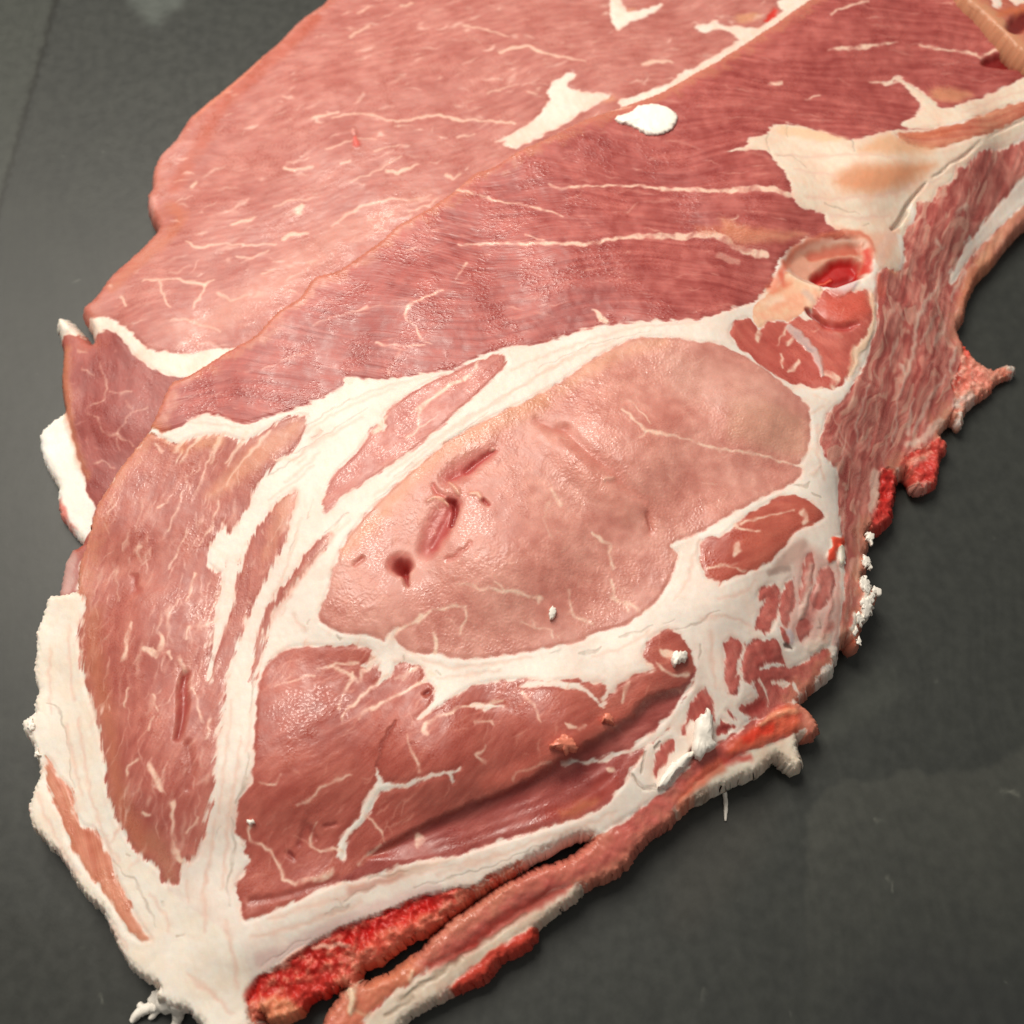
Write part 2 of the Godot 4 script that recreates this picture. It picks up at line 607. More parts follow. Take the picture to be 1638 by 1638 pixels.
	func raise() -> void:
		mc = cell * 2.0
		mw = w / 2
		mh = h / 2
		var cw := (mw + 2) / 3
		var ch := (mh + 2) / 3
		var im := Image.create(cw, ch, false, Image.FORMAT_RF)
		for y in ch:
			for x in cw:
				im.set_pixel(x, y, Color(base_height(x0 + (x + 0.5) * mc * 3.0, z0 + (y + 0.5) * mc * 3.0), 0, 0))
		im.resize(cw * 3, ch * 3, Image.INTERPOLATE_CUBIC)
		var raw := im.get_data().to_float32_array()
		top.resize(mw * mh)
		for y in mh:
			for x in mw:
				var i := (y * 2) * w + x * 2
				var v := (sd[i] + sd[i + 1] + sd[i + w] + sd[i + w + 1]) * 0.25
				var o := y * mw + x
				if v < -1.5:
					top[o] = raw[y * cw * 3 + x]
					continue
				var f := (fatness[i] + fatness[i + w + 1]) * 0.5
				var px := x0 + (x + 0.5) * mc
				var pz := z0 + (y + 0.5) * mc
				var e := clampf(v / shoulder, 0.0, 1.0)
				var drop := shoulder * (1.0 - sqrt(1.0 - (1.0 - e) * (1.0 - e)))
				var g := (carve[i] + carve[i + 1] + carve[i + w] + carve[i + w + 1]) * 0.25
				g -= 0.16 * (1.0 - smoothstep(0.0, 0.7, absf(f)))
				if lumpy > 0.0:
					g += n_soft.get_noise_2d(px * 0.07, pz * 0.07) * 0.16 + n_fbm.get_noise_2d(px * 0.2, pz * 0.2) * 0.05
					g += bump_of(meat_id[i], f, px, pz)
				top[o] = maxf(raw[y * cw * 3 + x] - drop + g, floor_y + 0.4)

	func bump_of(id: int, f: float, px: float, pz: float) -> float:
		if f > 0.0:
			return n_fbm.get_noise_2d(px * 0.3 + 40.0, pz * 0.3) * 0.025
		if id == 11:  # sawn, spongy bone
			return n_fbm.get_noise_2d(px * 0.36, pz * 0.36) * 0.8 - 0.7 + n_soft.get_noise_2d(px * 0.9, pz * 0.9) * 0.15
		if id == 14:
			return n_fbm.get_noise_2d(px * 0.3, pz * 0.3) * 0.7
		if id == 10:  # side flank: long loose strands running down the side
			return n_ridge.get_noise_2d((px * 0.93 + pz * 0.36) * 0.2, (pz * 0.93 - px * 0.36) * 0.03) * 0.2
		if id == 12:
			return n_fbm.get_noise_2d(px * 0.35, pz * 0.35) * 0.25
		if id == 9:
			return n_fbm.get_noise_2d(px * 0.35, pz * 0.35) * 0.18
		return 0.0

	func height_at(px: float, pz: float) -> float:
		var x := clampi(int((px - x0) / mc), 0, mw - 1)
		var y := clampi(int((pz - z0) / mc), 0, mh - 1)
		return top[y * mw + x]

	# the meshes: {id: [vertices, normals, uvs, indices]}; ids of muscle, 100 + ids of fat
	func meshes(min_depth: float) -> Array:
		var n := mw * mh
		var pos := PackedVector3Array(); pos.resize(n)
		var nor := PackedVector3Array(); nor.resize(n)
		var inside := PackedFloat32Array(); inside.resize(n)
		for y in mh:
			for x in mw:
				var i := (y * 2) * w + x * 2
				inside[y * mw + x] = (sd[i] + sd[i + 1] + sd[i + w] + sd[i + w + 1]) * 0.25
		for y in range(1, mh - 1):
			for x in range(1, mw - 1):
				var o := y * mw + x
				var v := inside[o]
				if v < -1.2:
					continue
				var px := x0 + (x + 0.5) * mc
				var pz := z0 + (y + 0.5) * mc
				var gx := (inside[o + 1] - inside[o - 1]) / (2.0 * mc)
				var gz := (inside[o + mw] - inside[o - mw]) / (2.0 * mc)
				var hx := (top[o + 1] - top[o - 1]) / (2.0 * mc)
				var hz := (top[o + mw] - top[o - mw]) / (2.0 * mc)
				var nn := Vector3(-hx, 1.0, -hz)
				if v < 0.0:
					var l := maxf(gx * gx + gz * gz, 0.2)
					var s := clampf(-v / l, 0.0, mc * 1.3)
					px += gx * s
					pz += gz * s
					nn = Vector3(-gx * 1.6, 1.0, -gz * 1.6)
				pos[o] = Vector3(px, top[o], pz) * MM
				nor[o] = nn.normalized()
		var keep := PackedByteArray(); keep.resize(n); keep.fill(0)
		var ids := PackedInt32Array(); ids.resize(n); ids.fill(-1)
		for y in range(1, mh - 2):
			for x in range(1, mw - 2):
				var o := y * mw + x
				var a := inside[o]
				var b := inside[o + 1]
				var d := inside[o + mw]
				var e := inside[o + mw + 1]
				if maxf(maxf(a, b), maxf(d, e)) <= 0.0 or minf(minf(a, b), minf(d, e)) < -1.1:
					continue
				keep[o] = 1
				var i := (y * 2 + 1) * w + x * 2 + 1
				ids[o] = meat_id[i] if fatness[i] < 0.0 else 100 + fat_id[i]
		# each connected piece is a part of its own; specks join what lies round them
		var lists := []
		var list_id := []
		for pass_no in 3:
			lists.clear()
			list_id.clear()
			var seen := PackedByteArray(); seen.resize(n); seen.fill(0)
			for o0 in n:
				if ids[o0] < 0 or seen[o0]:
					continue
				var own := ids[o0]
				var found := PackedInt32Array([o0])
				seen[o0] = 1
				var at := 0
				var beside := -1
				while at < found.size():
					var o := found[at]
					at += 1
					for step in [-mw, 1, mw, -1]:
						var q: int = o + step
						if ids[q] == own:
							if not seen[q]:
								seen[q] = 1
								found.append(q)
						elif ids[q] >= 0:
							beside = ids[q]
				if pass_no < 2 and found.size() < 160 and beside >= 0:
					for o in found:
						ids[o] = beside
				else:
					lists.append(found)
					list_id.append(own)
		var out := []
		var map := PackedInt32Array(); map.resize(n)
		var tw := w * cell * MM
		var tz := h * cell * MM
		for at in lists.size():
			var cells: PackedInt32Array = lists[at]
			if cells.size() < 30:
				continue
			map.fill(-1)
			var vs := PackedVector3Array()
			var ns := PackedVector3Array()
			var uv := PackedVector2Array()
			var ix := PackedInt32Array()
			for o in cells:
				var q := [o, o + 1, o + mw + 1, o + mw]
				for k in q:
					if map[k] < 0:
						map[k] = vs.size()
						vs.append(pos[k])
						ns.append(nor[k])
						uv.append(Vector2((pos[k].x - x0 * MM) / tw, (pos[k].z - z0 * MM) / tz))
				ix.append_array([map[q[0]], map[q[1]], map[q[2]], map[q[0]], map[q[2]], map[q[3]]])
				for k in 4:
					var other: int = o + [-mw, 1, mw, -1][k]
					if keep[other]:
						continue
					var p: Vector3 = pos[q[k]]
					var r: Vector3 = pos[q[(k + 1) % 4]]
					wall(vs, ns, uv, ix, p, r, tw, tz, min_depth)
			out.append([vs, ns, uv, ix, list_id[at]])
		return out

	# the cut side from the rim down, with a slight belly, and an underside tucked in
	func wall(vs: PackedVector3Array, ns: PackedVector3Array, uv: PackedVector2Array, ix: PackedInt32Array, p: Vector3, r: Vector3, tw: float, tz: float, min_depth: float) -> void:
		var ends := [p, r]
		var first := vs.size()
		for e in 2:
			var q: Vector3 = ends[e]
			var mx := (q.x / MM - x0) / cell
			var mz := (q.z / MM - z0) / cell
			var gx := look(sd, mx + 2.0, mz) - look(sd, mx - 2.0, mz)
			var gz := look(sd, mx, mz + 2.0) - look(sd, mx, mz - 2.0)
			var outward := Vector3(-gx, 0, -gz).normalized()
			var y := q.y / MM
			var low := maxf(floor_y, minf(y - min_depth, y + shoulder - thick))
			var belly := minf(1.0, (y - low) * 0.18)
			var rows := [[0.0, 0.0, 0.5], [belly, 0.35, 0.1], [belly * 0.8, 0.7, -0.3], [-belly * 0.6, 1.0, -0.8]]
			for k in 4:
				var row = rows[k]
				var v := Vector3(q.x + outward.x * row[0] * MM, lerpf(y, low, row[1]) * MM, q.z + outward.z * row[0] * MM)
				vs.append(v)
				ns.append((outward + Vector3(0, row[2], 0)).normalized())
				uv.append(Vector2((q.x - outward.x * (0.2 + row[1] * 0.9) * MM - x0 * MM) / tw, (q.z - outward.z * (0.2 + row[1] * 0.9) * MM - z0 * MM) / tz))
		for k in 3:
			var a := first + k
			var b := first + 4 + k
			ix.append_array([a, b + 1, b, a, a + 1, b + 1])

	# colour, and (relief in mm, roughness), as two textures over the slab's rectangle
	func bake(texel: float, dyes: Dictionary, warp: float, rim: Color, rim_amount: float) -> Array:
		var tw := int(w * cell / texel)
		var tz := int(h * cell / texel)
		var kx := float(w) / tw
		var kz := float(h) / tz
		var color := PackedByteArray(); color.resize(tw * tz * 3); color.fill(90)
		var relief := PackedFloat32Array(); relief.resize(tw * tz * 2); relief.fill(0.4)
		for j in tz:
			var fy := (j + 0.5) * kz
			var pz := z0 + fy * cell
			for i in tw:
				var fx := (i + 0.5) * kx
				var at := clampi(int(fy), 0, h - 1) * w + clampi(int(fx), 0, w - 1)
				var rim_d := sd[at]
				if rim_d < -2.6:
					continue
				var px := x0 + fx * cell
				var wa := (n_soft.get_noise_2d(px * 0.33, pz * 0.33) + 0.2 * n_soft.get_noise_2d(px * 1.05, pz * 1.05)) * warp
				var wb := (n_soft.get_noise_2d(px * 0.33 + 71.3, pz * 0.33 - 37.1) + 0.2 * n_soft.get_noise_2d(px * 1.05 + 31.0, pz * 1.05)) * warp
				var qx := clampf(fx + wa / cell - 0.5, 1.0, w - 2.001)
				var qy := clampf(fy + wb / cell - 0.5, 1.0, h - 2.001)
				var ix := int(qx)
				var iy := int(qy)
				var u := qx - ix
				var v := qy - iy
				var o := iy * w + ix
				var o2 := o + w
				var f := lerpf(lerpf(fatness[o], fatness[o + 1], u), lerpf(fatness[o2], fatness[o2 + 1], u), v)
				var t := tint[o].lerp(tint[o + 1], u).lerp(tint[o2].lerp(tint[o2 + 1], u), v)
				var fl := lerpf(lerpf(fine[o], fine[o + 1], u), lerpf(fine[o2], fine[o2 + 1], u), v)
				var speck := n_soft.get_noise_2d(px * 3.1, pz * 3.1)
				var big := n_soft.get_noise_2d(px * 0.07 + 9.0, pz * 0.07)
				var mid := n_fbm.get_noise_2d(px * 0.21, pz * 0.21 + 13.0)
				var col := Color.BLACK
				var hgt := 0.0
				var rough := 0.4
				var wet_s := px * 1.4
				var wet_r := pz * 1.4
				var wet_bump := 0.016
				var id := meat_id[o]
				var dye: Array = dyes.get(id, dyes[0])
				var ang: float = dye[2]
				var cs := cos(ang)
				var sn := sin(ang)
				var s := px * cs + pz * sn
				var r := pz * cs - px * sn
				r += n_soft.get_noise_2d(px * 0.018 + 3.0, pz * 0.018) * 6.0 + n_soft.get_noise_2d(px * 0.06, pz * 0.06 + 5.0) * 0.5
				var feather: float = dye[4]
				if feather > 0.0 and f > -2.0 and f < 2.0:
					f += feather * (n_fbm.get_noise_2d(s * 0.1 + 7.0, r * 0.55) + 0.3 * n_soft.get_noise_2d(s * 0.3, r * 2.2))
				var k := smoothstep(-0.26 - feather * 0.3, 0.22, f + speck * 0.05 + mid * 0.1)
				if k < 1.0:
					var ca: Color = dye[0]
					var cb: Color = dye[1]
					var style: int = dye[3]
					wet_s = s * (0.8 if style == 0 else 1.3)
					wet_r = r * (3.0 if style == 0 else 2.2)
					var m := 0.5
					if style == 0:
						wet_bump = 0.05
					if style == 0:      # long fibres
						var f1 := n_fbm.get_noise_2d(s * 0.03, r * 0.45)
						var f2 := n_soft.get_noise_2d(s * 0.11, r * 2.4)
						var f3 := n_soft.get_noise_2d(s * 0.35, r * 4.0)
						m += f1 * 0.42 + f2 * 0.1 + big * 0.3 + mid * 0.2
						hgt = f1 * 0.025 + f2 * 0.013 + f3 * 0.008 + speck * 0.003
						rough = 0.31 + mid * 0.14 + speck * 0.05
					elif style == 1:    # cut across: leathery, cracked network
						var c1 := n_cell.get_noise_2d(px * 1.15 + wa * 1.2 + speck * 0.12, pz * 1.15 + wb * 1.2 + speck * 0.12)
						var c2 := n_cell.get_noise_2d(px * 1.7 + wb, pz * 1.7 + wa)
						var f4 := n_ridge.get_noise_2d(px * 0.3, pz * 0.3)
						var zone := smoothstep(-0.25, 0.45, n_soft.get_noise_2d(px * 0.045 + 31.0, pz * 0.045) + mid * 0.5 + 0.1)
						m += mid * 0.28 + big * 0.35 + c1 * 0.09 + speck * 0.09
						hgt = (c1 * 0.062 + c2 * 0.02 + f4 * 0.02) * lerpf(0.08, 1.0, zone) + speck * 0.008
						rough = 0.34 + mid * 0.14 - zone * 0.04
					elif style == 2:    # grainy
						var g1 := n_soft.get_noise_2d(s * 0.6, r * 1.5)
						var g2 := n_fbm.get_noise_2d(s * 0.1, r * 0.4)
						var g3 := n_soft.get_noise_2d(s * 2.0, r * 2.6)
						var zone := smoothstep(-0.4, 0.4, big + mid)
						m += g2 * 0.38 + g1 * 0.06 + speck * 0.06 + big * 0.3
						hgt = (g1 * 0.015 + g3 * 0.010) * lerpf(0.25, 1.0, zone) + g2 * 0.02 + speck * 0.006
						rough = 0.33 + mid * 0.14
					elif style == 3:    # spongy bone
						var h1 := n_cell.get_noise_2d(px * 0.7, pz * 0.7)
						var h2 := n_fbm.get_noise_2d(px * 0.4, pz * 0.4)
						m += h1 * 0.3 + h2 * 1.1 + speck * 0.25
						hgt = h1 * 0.10 + h2 * 0.12 + speck * 0.02
						rough = 0.5
						wet_s = 0.0
					elif style == 5:    # the board: worn dark plastic
						m += mid * 0.16 + big * 0.25 + n_soft.get_noise_2d(s * 0.03, r * 0.5) * 0.25 + speck * 0.04
						hgt = speck * 0.002 + mid * 0.006
						rough = 0.4 + mid * 0.05
						wet_s = 0.0
					else:               # strands with pale sinew between them
						s += n_soft.get_noise_2d(px * 0.15, pz * 0.15) * 2.0
						r += n_soft.get_noise_2d(px * 0.16 + 9.0, pz * 0.16) * 1.2
						var s1 := n_fbm.get_noise_2d(s * 0.08, r * 0.22)
						var s2 := n_soft.get_noise_2d(s * 0.14, r * 1.1)
						m += s1 * 0.75 + s2 * 0.25 + mid * 0.3
						hgt = s1 * 0.04 + s2 * 0.015 + speck * 0.005
						rough = 0.31 + mid * 0.12
					col = ca.lerp(cb, clampf(m, 0.0, 1.0))
					if style == 4:
						col = col.lerp(Color8(226, 178, 158), 0.6 * smoothstep(0.2, 0.5, n_fbm.get_noise_2d(s * 0.07 + 30.0, r * 0.2)))
					if rim_amount > 0.0 and rim_d < 5.0:
						col = col.lerp(rim, rim_amount * smoothstep(4.6, 0.8, rim_d + mid * 2.2))
				if k > 0.0:
					var fa: Array = dyes.get(100 + fat_id[o], dyes[100])
					var fc: Color = fa[0]
					fc = fc.lerp(fa[1], clampf(0.4 + big * 0.6 + mid * 0.55 + n_fbm.get_noise_2d(px * 0.5 - pz * 0.2, pz * 0.2 + px * 0.1) * 0.3, 0.0, 1.0))
					fc = fc.lerp(Color8(236, 190, 174), 0.5 * exp(-maxf(f, 0.0) / 0.55) * (0.6 + mid))
					fc = fc.darkened(maxf(0.0, speck) * 0.012)
					col = col.lerp(fc, k)
					hgt = lerpf(hgt, n_fbm.get_noise_2d(px * 0.4, pz * 0.4) * 0.015 + speck * 0.003, k)
					rough = lerpf(rough, 0.5, k)
				# wet specks and runs, drier between
				if k < 1.0 and wet_s != 0.0:
					var zone_w := smoothstep(-0.25, 0.4, n_fbm.get_noise_2d(px * 0.07, pz * 0.07 + 80.0))
					var wet := smoothstep(0.12, 0.45, n_soft.get_noise_2d(wet_s + 60.0, wet_r)) * zone_w
					rough = lerpf(rough + 0.10 - 0.32 * wet, rough, k)
					hgt += wet * wet_bump * (1.0 - k)
				col = Color(col.r * (1.0 - t.a) + t.r, col.g * (1.0 - t.a) + t.g, col.b * (1.0 - t.a) + t.b)
				col = col * (1.0 + speck * 0.02 + mid * 0.03)
				var p := (j * tw + i) * 3
				color[p] = clampi(int(col.r * 255.0), 0, 255)
				color[p + 1] = clampi(int(col.g * 255.0), 0, 255)
				color[p + 2] = clampi(int(col.b * 255.0), 0, 255)
				p = (j * tw + i) * 2
				relief[p] = hgt + fl
				relief[p + 1] = clampf(rough, 0.12, 0.9)
		var a := Image.create_from_data(tw, tz, false, Image.FORMAT_RGB8, color)
		var b := Image.create_from_data(tw, tz, false, Image.FORMAT_RGF, relief.to_byte_array())
		return [ImageTexture.create_from_image(a), ImageTexture.create_from_image(b)]


func slab(minx: float, minz: float, maxx: float, maxz: float, size: float, points: Array, soft: float) -> Slab:
	var s := Slab.new()
	s.n_soft = noise_soft
	s.n_fbm = noise_fbm
	s.n_cell = noise_cell
	s.n_ridge = noise_ridge
	s.begin(minx, minz, maxx, maxz, size)
	for i in range(0, points.size(), 3):
		s.ctrl.append(Vector3(points[i], points[i + 1], points[i + 2]) * 0.1)
	s.ctrl_soft = soft
	return s


func moist(maps: Array, soft_light: float) -> StandardMaterial3D:
	var m := StandardMaterial3D.new()
	m.albedo_texture = maps[0]
	m.albedo_color = Color(ALBEDO, ALBEDO, ALBEDO).linear_to_srgb()
	m.roughness = 1.0
	m.roughness_texture = maps[1]
	m.roughness_texture_channel = BaseMaterial3D.TEXTURE_CHANNEL_GREEN
	m.heightmap_enabled = true
	m.heightmap_texture = maps[1]
	m.heightmap_scale = 0.1   # the map holds millimetres
	m.metallic_specular = 0.46
	m.texture_repeat = false
	if soft_light > 0.0:
		m.subsurf_scatter_enabled = true
		m.subsurf_scatter_strength = soft_light
	return m


func part_of(thing: Node3D, called: String, arrays: Array, m: Material) -> MeshInstance3D:
	var a := []
	a.resize(Mesh.ARRAY_MAX)
	a[Mesh.ARRAY_VERTEX] = arrays[0]
	a[Mesh.ARRAY_NORMAL] = arrays[1]
	a[Mesh.ARRAY_TEX_UV] = arrays[2]
	a[Mesh.ARRAY_INDEX] = arrays[3]
	var me := ArrayMesh.new()
	me.add_surface_from_arrays(Mesh.PRIMITIVE_TRIANGLES, a)
	me.surface_set_material(0, m)
	var o := MeshInstance3D.new()
	o.name = called
	o.mesh = me
	thing.add_child(o, true)
	return o


func tag(o: Node3D, label: String, category: String, group := "") -> void:
	o.set_meta("label", label)
	o.set_meta("category", category)
	if group:
		o.set_meta("group", group)


func thing(called: String, label: String, category: String, group := "") -> Node3D:
	var o := Node3D.new()
	o.name = called
	add_child(o, true)
	tag(o, label, category, group)
	return o


# a small lump lying on the meat: rounded top over a traced outline
func lump(a: Array, on: Slab, high: float, rough_edge: float) -> ArrayMesh:
	var p := PackedVector2Array()
	for i in range(0, a.size(), 2):
		p.append(Vector2(a[i], a[i + 1]) * 0.1)
	for round in 2:
		var q := PackedVector2Array()
		for i in p.size():
			q.append(p[i].lerp(p[(i + 1) % p.size()], 0.25))
			q.append(p[i].lerp(p[(i + 1) % p.size()], 0.75))
		p = q
	var mid := Vector2.ZERO
	for q in p:
		mid += q / p.size()
	var st := SurfaceTool.new()
	st.begin(Mesh.PRIMITIVE_TRIANGLES)
	st.set_smooth_group(0)
	var rings := 9
	var grid := []
	for k in rings + 1:
		var row := PackedVector3Array()
		for q in p:
			var t := float(k) / rings
			# 0..2 the side going up, then in over the top
			var inward := 0.0 if k < 2 else pow((k - 2.0) / (rings - 2.0), 1.3)
			var e := mid + (q - mid) * (1.0 - inward) * (1.0 + 0.05 * (1.0 if k == 1 else 0.0))
			e += Vector2(noise_soft.get_noise_2d(e.x * 1.3, e.y * 1.3), noise_soft.get_noise_2d(e.x * 1.3 + 50.0, e.y * 1.3)) * rough_edge * (1.0 - inward)
			var up: float = [0.0, 0.45][k] if k < 2 else 0.72 + 0.28 * sqrt(1.0 - pow(1.0 - inward, 2.0))
			var y: float = on.base_height(e.x, e.y) - 0.25 + high * up + noise_soft.get_noise_2d(e.x * 0.3, e.y * 0.3) * high * 0.12 * minf(1.0, t * 3.0)
			row.append(Vector3(e.x, y, e.y) * MM)
		grid.append(row)
	var n := p.size()
	var flip := Geometry2D.is_polygon_clockwise(p)
	for k in rings:
		for i in n:
			var j := (i + 1) % n
			var q := [grid[k][i], grid[k][j], grid[k + 1][j], grid[k + 1][i]]
			var order := [0, 1, 2, 0, 2, 3] if flip else [0, 2, 1, 0, 3, 2]
			for v in order:
				st.add_vertex(q[v])
	st.index()
	st.generate_normals()
	return st.commit()


# a string of fat or sinew: a tube of uneven thickness along points (mm)
func strand(points: Array, radii: Array) -> ArrayMesh:
	var st := SurfaceTool.new()
	st.begin(Mesh.PRIMITIVE_TRIANGLES)
	st.set_smooth_group(0)
	var rows := []
	var n := points.size()
	for i in n:
		var steps := 4 if i < n - 1 else 1
		for k in steps:
			var t := k / 4.0
			var a: Vector3 = points[i]
			var b: Vector3 = points[mini(i + 1, n - 1)]
			var p: Vector3 = a.cubic_interpolate(b, points[maxi(i - 1, 0)], points[mini(i + 2, n - 1)], t)
			var r := lerpf(radii[i], radii[mini(i + 1, n - 1)], t)
			var along: Vector3 = (points[mini(i + 1, n - 1)] - points[maxi(i - 1 if i == n - 1 else i, 0)]).normalized()
			var side := along.cross(Vector3.UP).normalized()
			var up := side.cross(along)
			var row := PackedVector3Array()
			for s in 9:
				var ang := TAU * s / 9.0
				var rr := r * (1.0 + 0.35 * noise_soft.get_noise_3d(p.x * 1.1 + cos(ang), p.z * 1.1, sin(ang) + r))
				row.append((p + side * cos(ang) * rr + up * sin(ang) * rr) * MM)
			rows.append(row)
	for i in rows.size() - 1:
		for s in 9:
			var e := (s + 1) % 9
			for v in [rows[i][s], rows[i + 1][s], rows[i + 1][e], rows[i][s], rows[i + 1][e], rows[i][e]]:
				st.add_vertex(v)
	for end in [0, rows.size() - 1]:
		var mid := Vector3.ZERO
		for v in rows[end]:
			mid += v / 9.0
		for s in 9:
			var e := (s + 1) % 9
			for v in ([mid, rows[end][s], rows[end][e]] if end == 0 else [mid, rows[end][e], rows[end][s]]):
				st.add_vertex(v)
	st.index()
	st.generate_normals()
	return st.commit()


func simple(col: Color, rough: float, bump: float) -> StandardMaterial3D:
	var m := StandardMaterial3D.new()
	m.albedo_color = col
	m.roughness = rough
	var n := NoiseTexture2D.new()
	n.width = 256
	n.height = 256
	n.seamless = true
	n.noise = noise_bump
	m.heightmap_enabled = true
	m.heightmap_texture = n
	m.heightmap_scale = bump
	m.uv1_triplanar = true
	m.uv1_scale = Vector3(90, 90, 90)
	return m


func trace_front_steak() -> Slab:
	var s := slab(-98, -156, 143, 103, 0.17, [-692,190,-292,-435,220,-495,-168,230,-707,118,240,-916,419,240,-1089,730,240,-1336,1072,220,-1402,1271,210,-1264,833,240,-1489,1385,210,-1525,-488,210,-295,-159,240,-432,180,250,-589,537,250,-761,836,240,-860,1078,220,-973,1238,200,-1070,-267,220,135,-23,250,81,227,260,-119,488,250,-197,-24,240,-202,372,250,-394,-793,170,-22,-850,140,171,-923,120,230,-902,100,534,-803,100,704,-633,100,863,-600,180,491,-694,170,246,-936,110,355,-423,200,496,-135,220,500,93,220,442,271,220,336,-484,140,813,-514,100,934,-354,150,762,-134,150,698,35,140,643,210,150,554,331,150,462,430,180,349,520,190,252,396,230,203,464,240,90,598,230,5,-518,100,993,-432,80,914,-301,90,853,-191,100,780,-90,110,738,-307,90,944,-188,90,873,-67,100,790,93,110,705,233,120,618,391,130,493,555,120,419,-200,50,955,-67,50,873,36,60,799,152,70,712,273,70,622,400,60,533,540,60,466,597,70,426,800,230,-570,780,230,-439,705,230,-253,655,230,-106,646,210,64,643,190,189,597,150,303,986,180,-766,917,150,-527,873,130,-375,775,140,-183,730,120,-45,708,110,92,1241,140,-950,1255,60,-846,1159,50,-714,1072,50,-597,1033,50,-493,969,40,-251,855,50,-168,786,40,-37,749,50,68,713,40,217,634,50,313,575,60,367,1064,40,-398,908,50,-153,804,50,-92,1151,30,-420], 9)
	s.edge([-874,163,-881,110,-862,42,-856,-10,-839,-47,-822,-91,-793,-139,-764,-180,-747,-231,-732,-292,-693,-310,-625,-361,-555,-397,-509,-457,-464,-490,-441,-541,-385,-561,-340,-597,-294,-635,-262,-675,-224,-699,-182,-729,-134,-771,-86,-826,-37,-843,12,-882,92,-926,157,-971,243,-1011,347,-1057,402,-1094,439,-1124,493,-1159,551,-1209,607,-1254,667,-1301,732,-1358,828,-1445,1090,-1513,1401,-1525,1323,-876,1240,-811,1193,-760,1156,-709,1103,-660,1069,-592,1058,-554,1033,-518,1038,-486,1054,-456,1067,-439,1084,-426,1106,-416,1126,-418,1145,-430,1159,-428,1164,-414,1151,-401,1132,-401,1111,-387,1095,-363,1060,-339,1028,-314,1016,-298,1009,-263,997,-281,986,-283,963,-259,951,-234,969,-224,965,-209,944,-187,937,-156,928,-125,908,-108,880,-106,874,-134,862,-146,839,-134,828,-97,814,-35,776,-2,749,4,738,25,748,32,745,41,728,73,736,92,717,113,713,141,722,151,727,141,751,148,737,166,738,176,721,196,710,207,705,233,694,264,686,251,676,243,654,259,651,283,641,298,640,308,623,326,599,341,576,362,560,378,578,388,594,409,601,425,583,442,553,439,556,450,553,467,562,490,551,506,538,494,515,477,492,493,469,512,430,525,400,540,376,548,363,561,342,566,319,584,301,603,282,617,265,626,232,653,218,676,187,700,147,715,127,725,111,743,67,772,42,789,41,810,20,828,-10,839,-29,849,-45,875,-67,884,-105,899,-151,919,-184,937,-214,965,-240,1004,-341,1003,-328,948,-320,936,-312,922,-293,900,-292,887,-304,886,-320,892,-336,902,-356,907,-372,919,-376,934,-397,942,-420,950,-432,943,-439,931,-449,930,-452,964,-459,1003,-534,1003,-537,954,-559,939,-573,925,-600,922,-631,906,-620,891,-666,871,-696,842,-716,810,-743,763,-778,739,-801,715,-832,673,-873,639,-905,608,-913,581,-909,553,-902,521,-905,505,-915,480,-930,448,-948,436,-950,419,-927,404,-933,382,-928,359,-939,337,-945,306,-943,281,-951,246,-943,211,-936,169,-904,166])
	s.cut([-275,878,-267,860,-243,857,-219,839,-192,820,-176,809,-157,809,-135,790,-100,767,-65,739,-22,716,17,698,30,682,68,664,104,645,129,636,152,637,140,649,124,663,96,679,64,685,24,701,-22,722,-62,751,-105,776,-145,811,-164,832,-188,849,-218,869,-242,877,-257,887,-273,884])
	s.fat([-1011,140,-871,163,-855,170,-861,214,-863,248,-834,351,-806,408,-785,461,-768,513,-759,560,-737,606,-709,645,-681,672,-642,697,-633,722,-604,749,-523,792,-481,823,-464,874,-458,1013,-667,1013,-919,812,-1002,355], 1)
	s.meat([-764,-180,-747,-231,-732,-292,-693,-310,-625,-361,-555,-397,-509,-457,-464,-490,-441,-541,-385,-561,-340,-597,-294,-635,-262,-675,-224,-699,-182,-729,-134,-771,-86,-826,-37,-843,12,-882,92,-926,157,-971,243,-1011,347,-1057,402,-1094,439,-1124,493,-1159,551,-1209,607,-1254,667,-1301,732,-1358,828,-1445,1090,-1513,1401,-1525,1335,-1180,1251,-1145,1120,-1074,1010,-983,918,-867,863,-752,825,-679,790,-656,661,-655,599,-597,584,-574,573,-527,530,-478,462,-440,413,-414,344,-406,234,-405,170,-396,65,-356,-8,-349,-53,-333,-115,-297,-186,-281,-277,-275,-339,-286,-353,-293,-358,-266,-444,-215,-511,-196,-555,-184,-601,-195,-671,-205,-693,-184,-729,-171,-761,-184], 1)
	s.fat([495,-870,542,-893,554,-917,597,-938,618,-966,652,-973,707,-958,760,-929,794,-915,849,-935,901,-961,966,-976,1053,-981,1180,-1061,1325,-1101,1319,-1048,1237,-1018,1214,-981,1108,-925,1068,-884,1014,-828,942,-744,926,-664,884,-583,834,-544,809,-575,813,-648,764,-658,714,-691,707,-719,655,-720,631,-740,631,-789,612,-838,586,-883], 2)
	s.fat([1251,-1149,1336,-1189,1325,-1101,1241,-1085,1198,-1067,1111,-1014,1017,-983,956,-972,921,-984,940,-1004,966,-1017,985,-1048,964,-1090,940,-1129,894,-1110,937,-1140,973,-1111,1008,-1075,1026,-1038,1052,-1040,1125,-1079,1193,-1110], 2)
	s.meat([1325,-1105,1239,-1074,1196,-1064,1131,-1031,1075,-991,1003,-974,933,-962,902,-952,910,-926,983,-917,1037,-928,1110,-958,1175,-1004,1236,-1035,1321,-1067], 13)
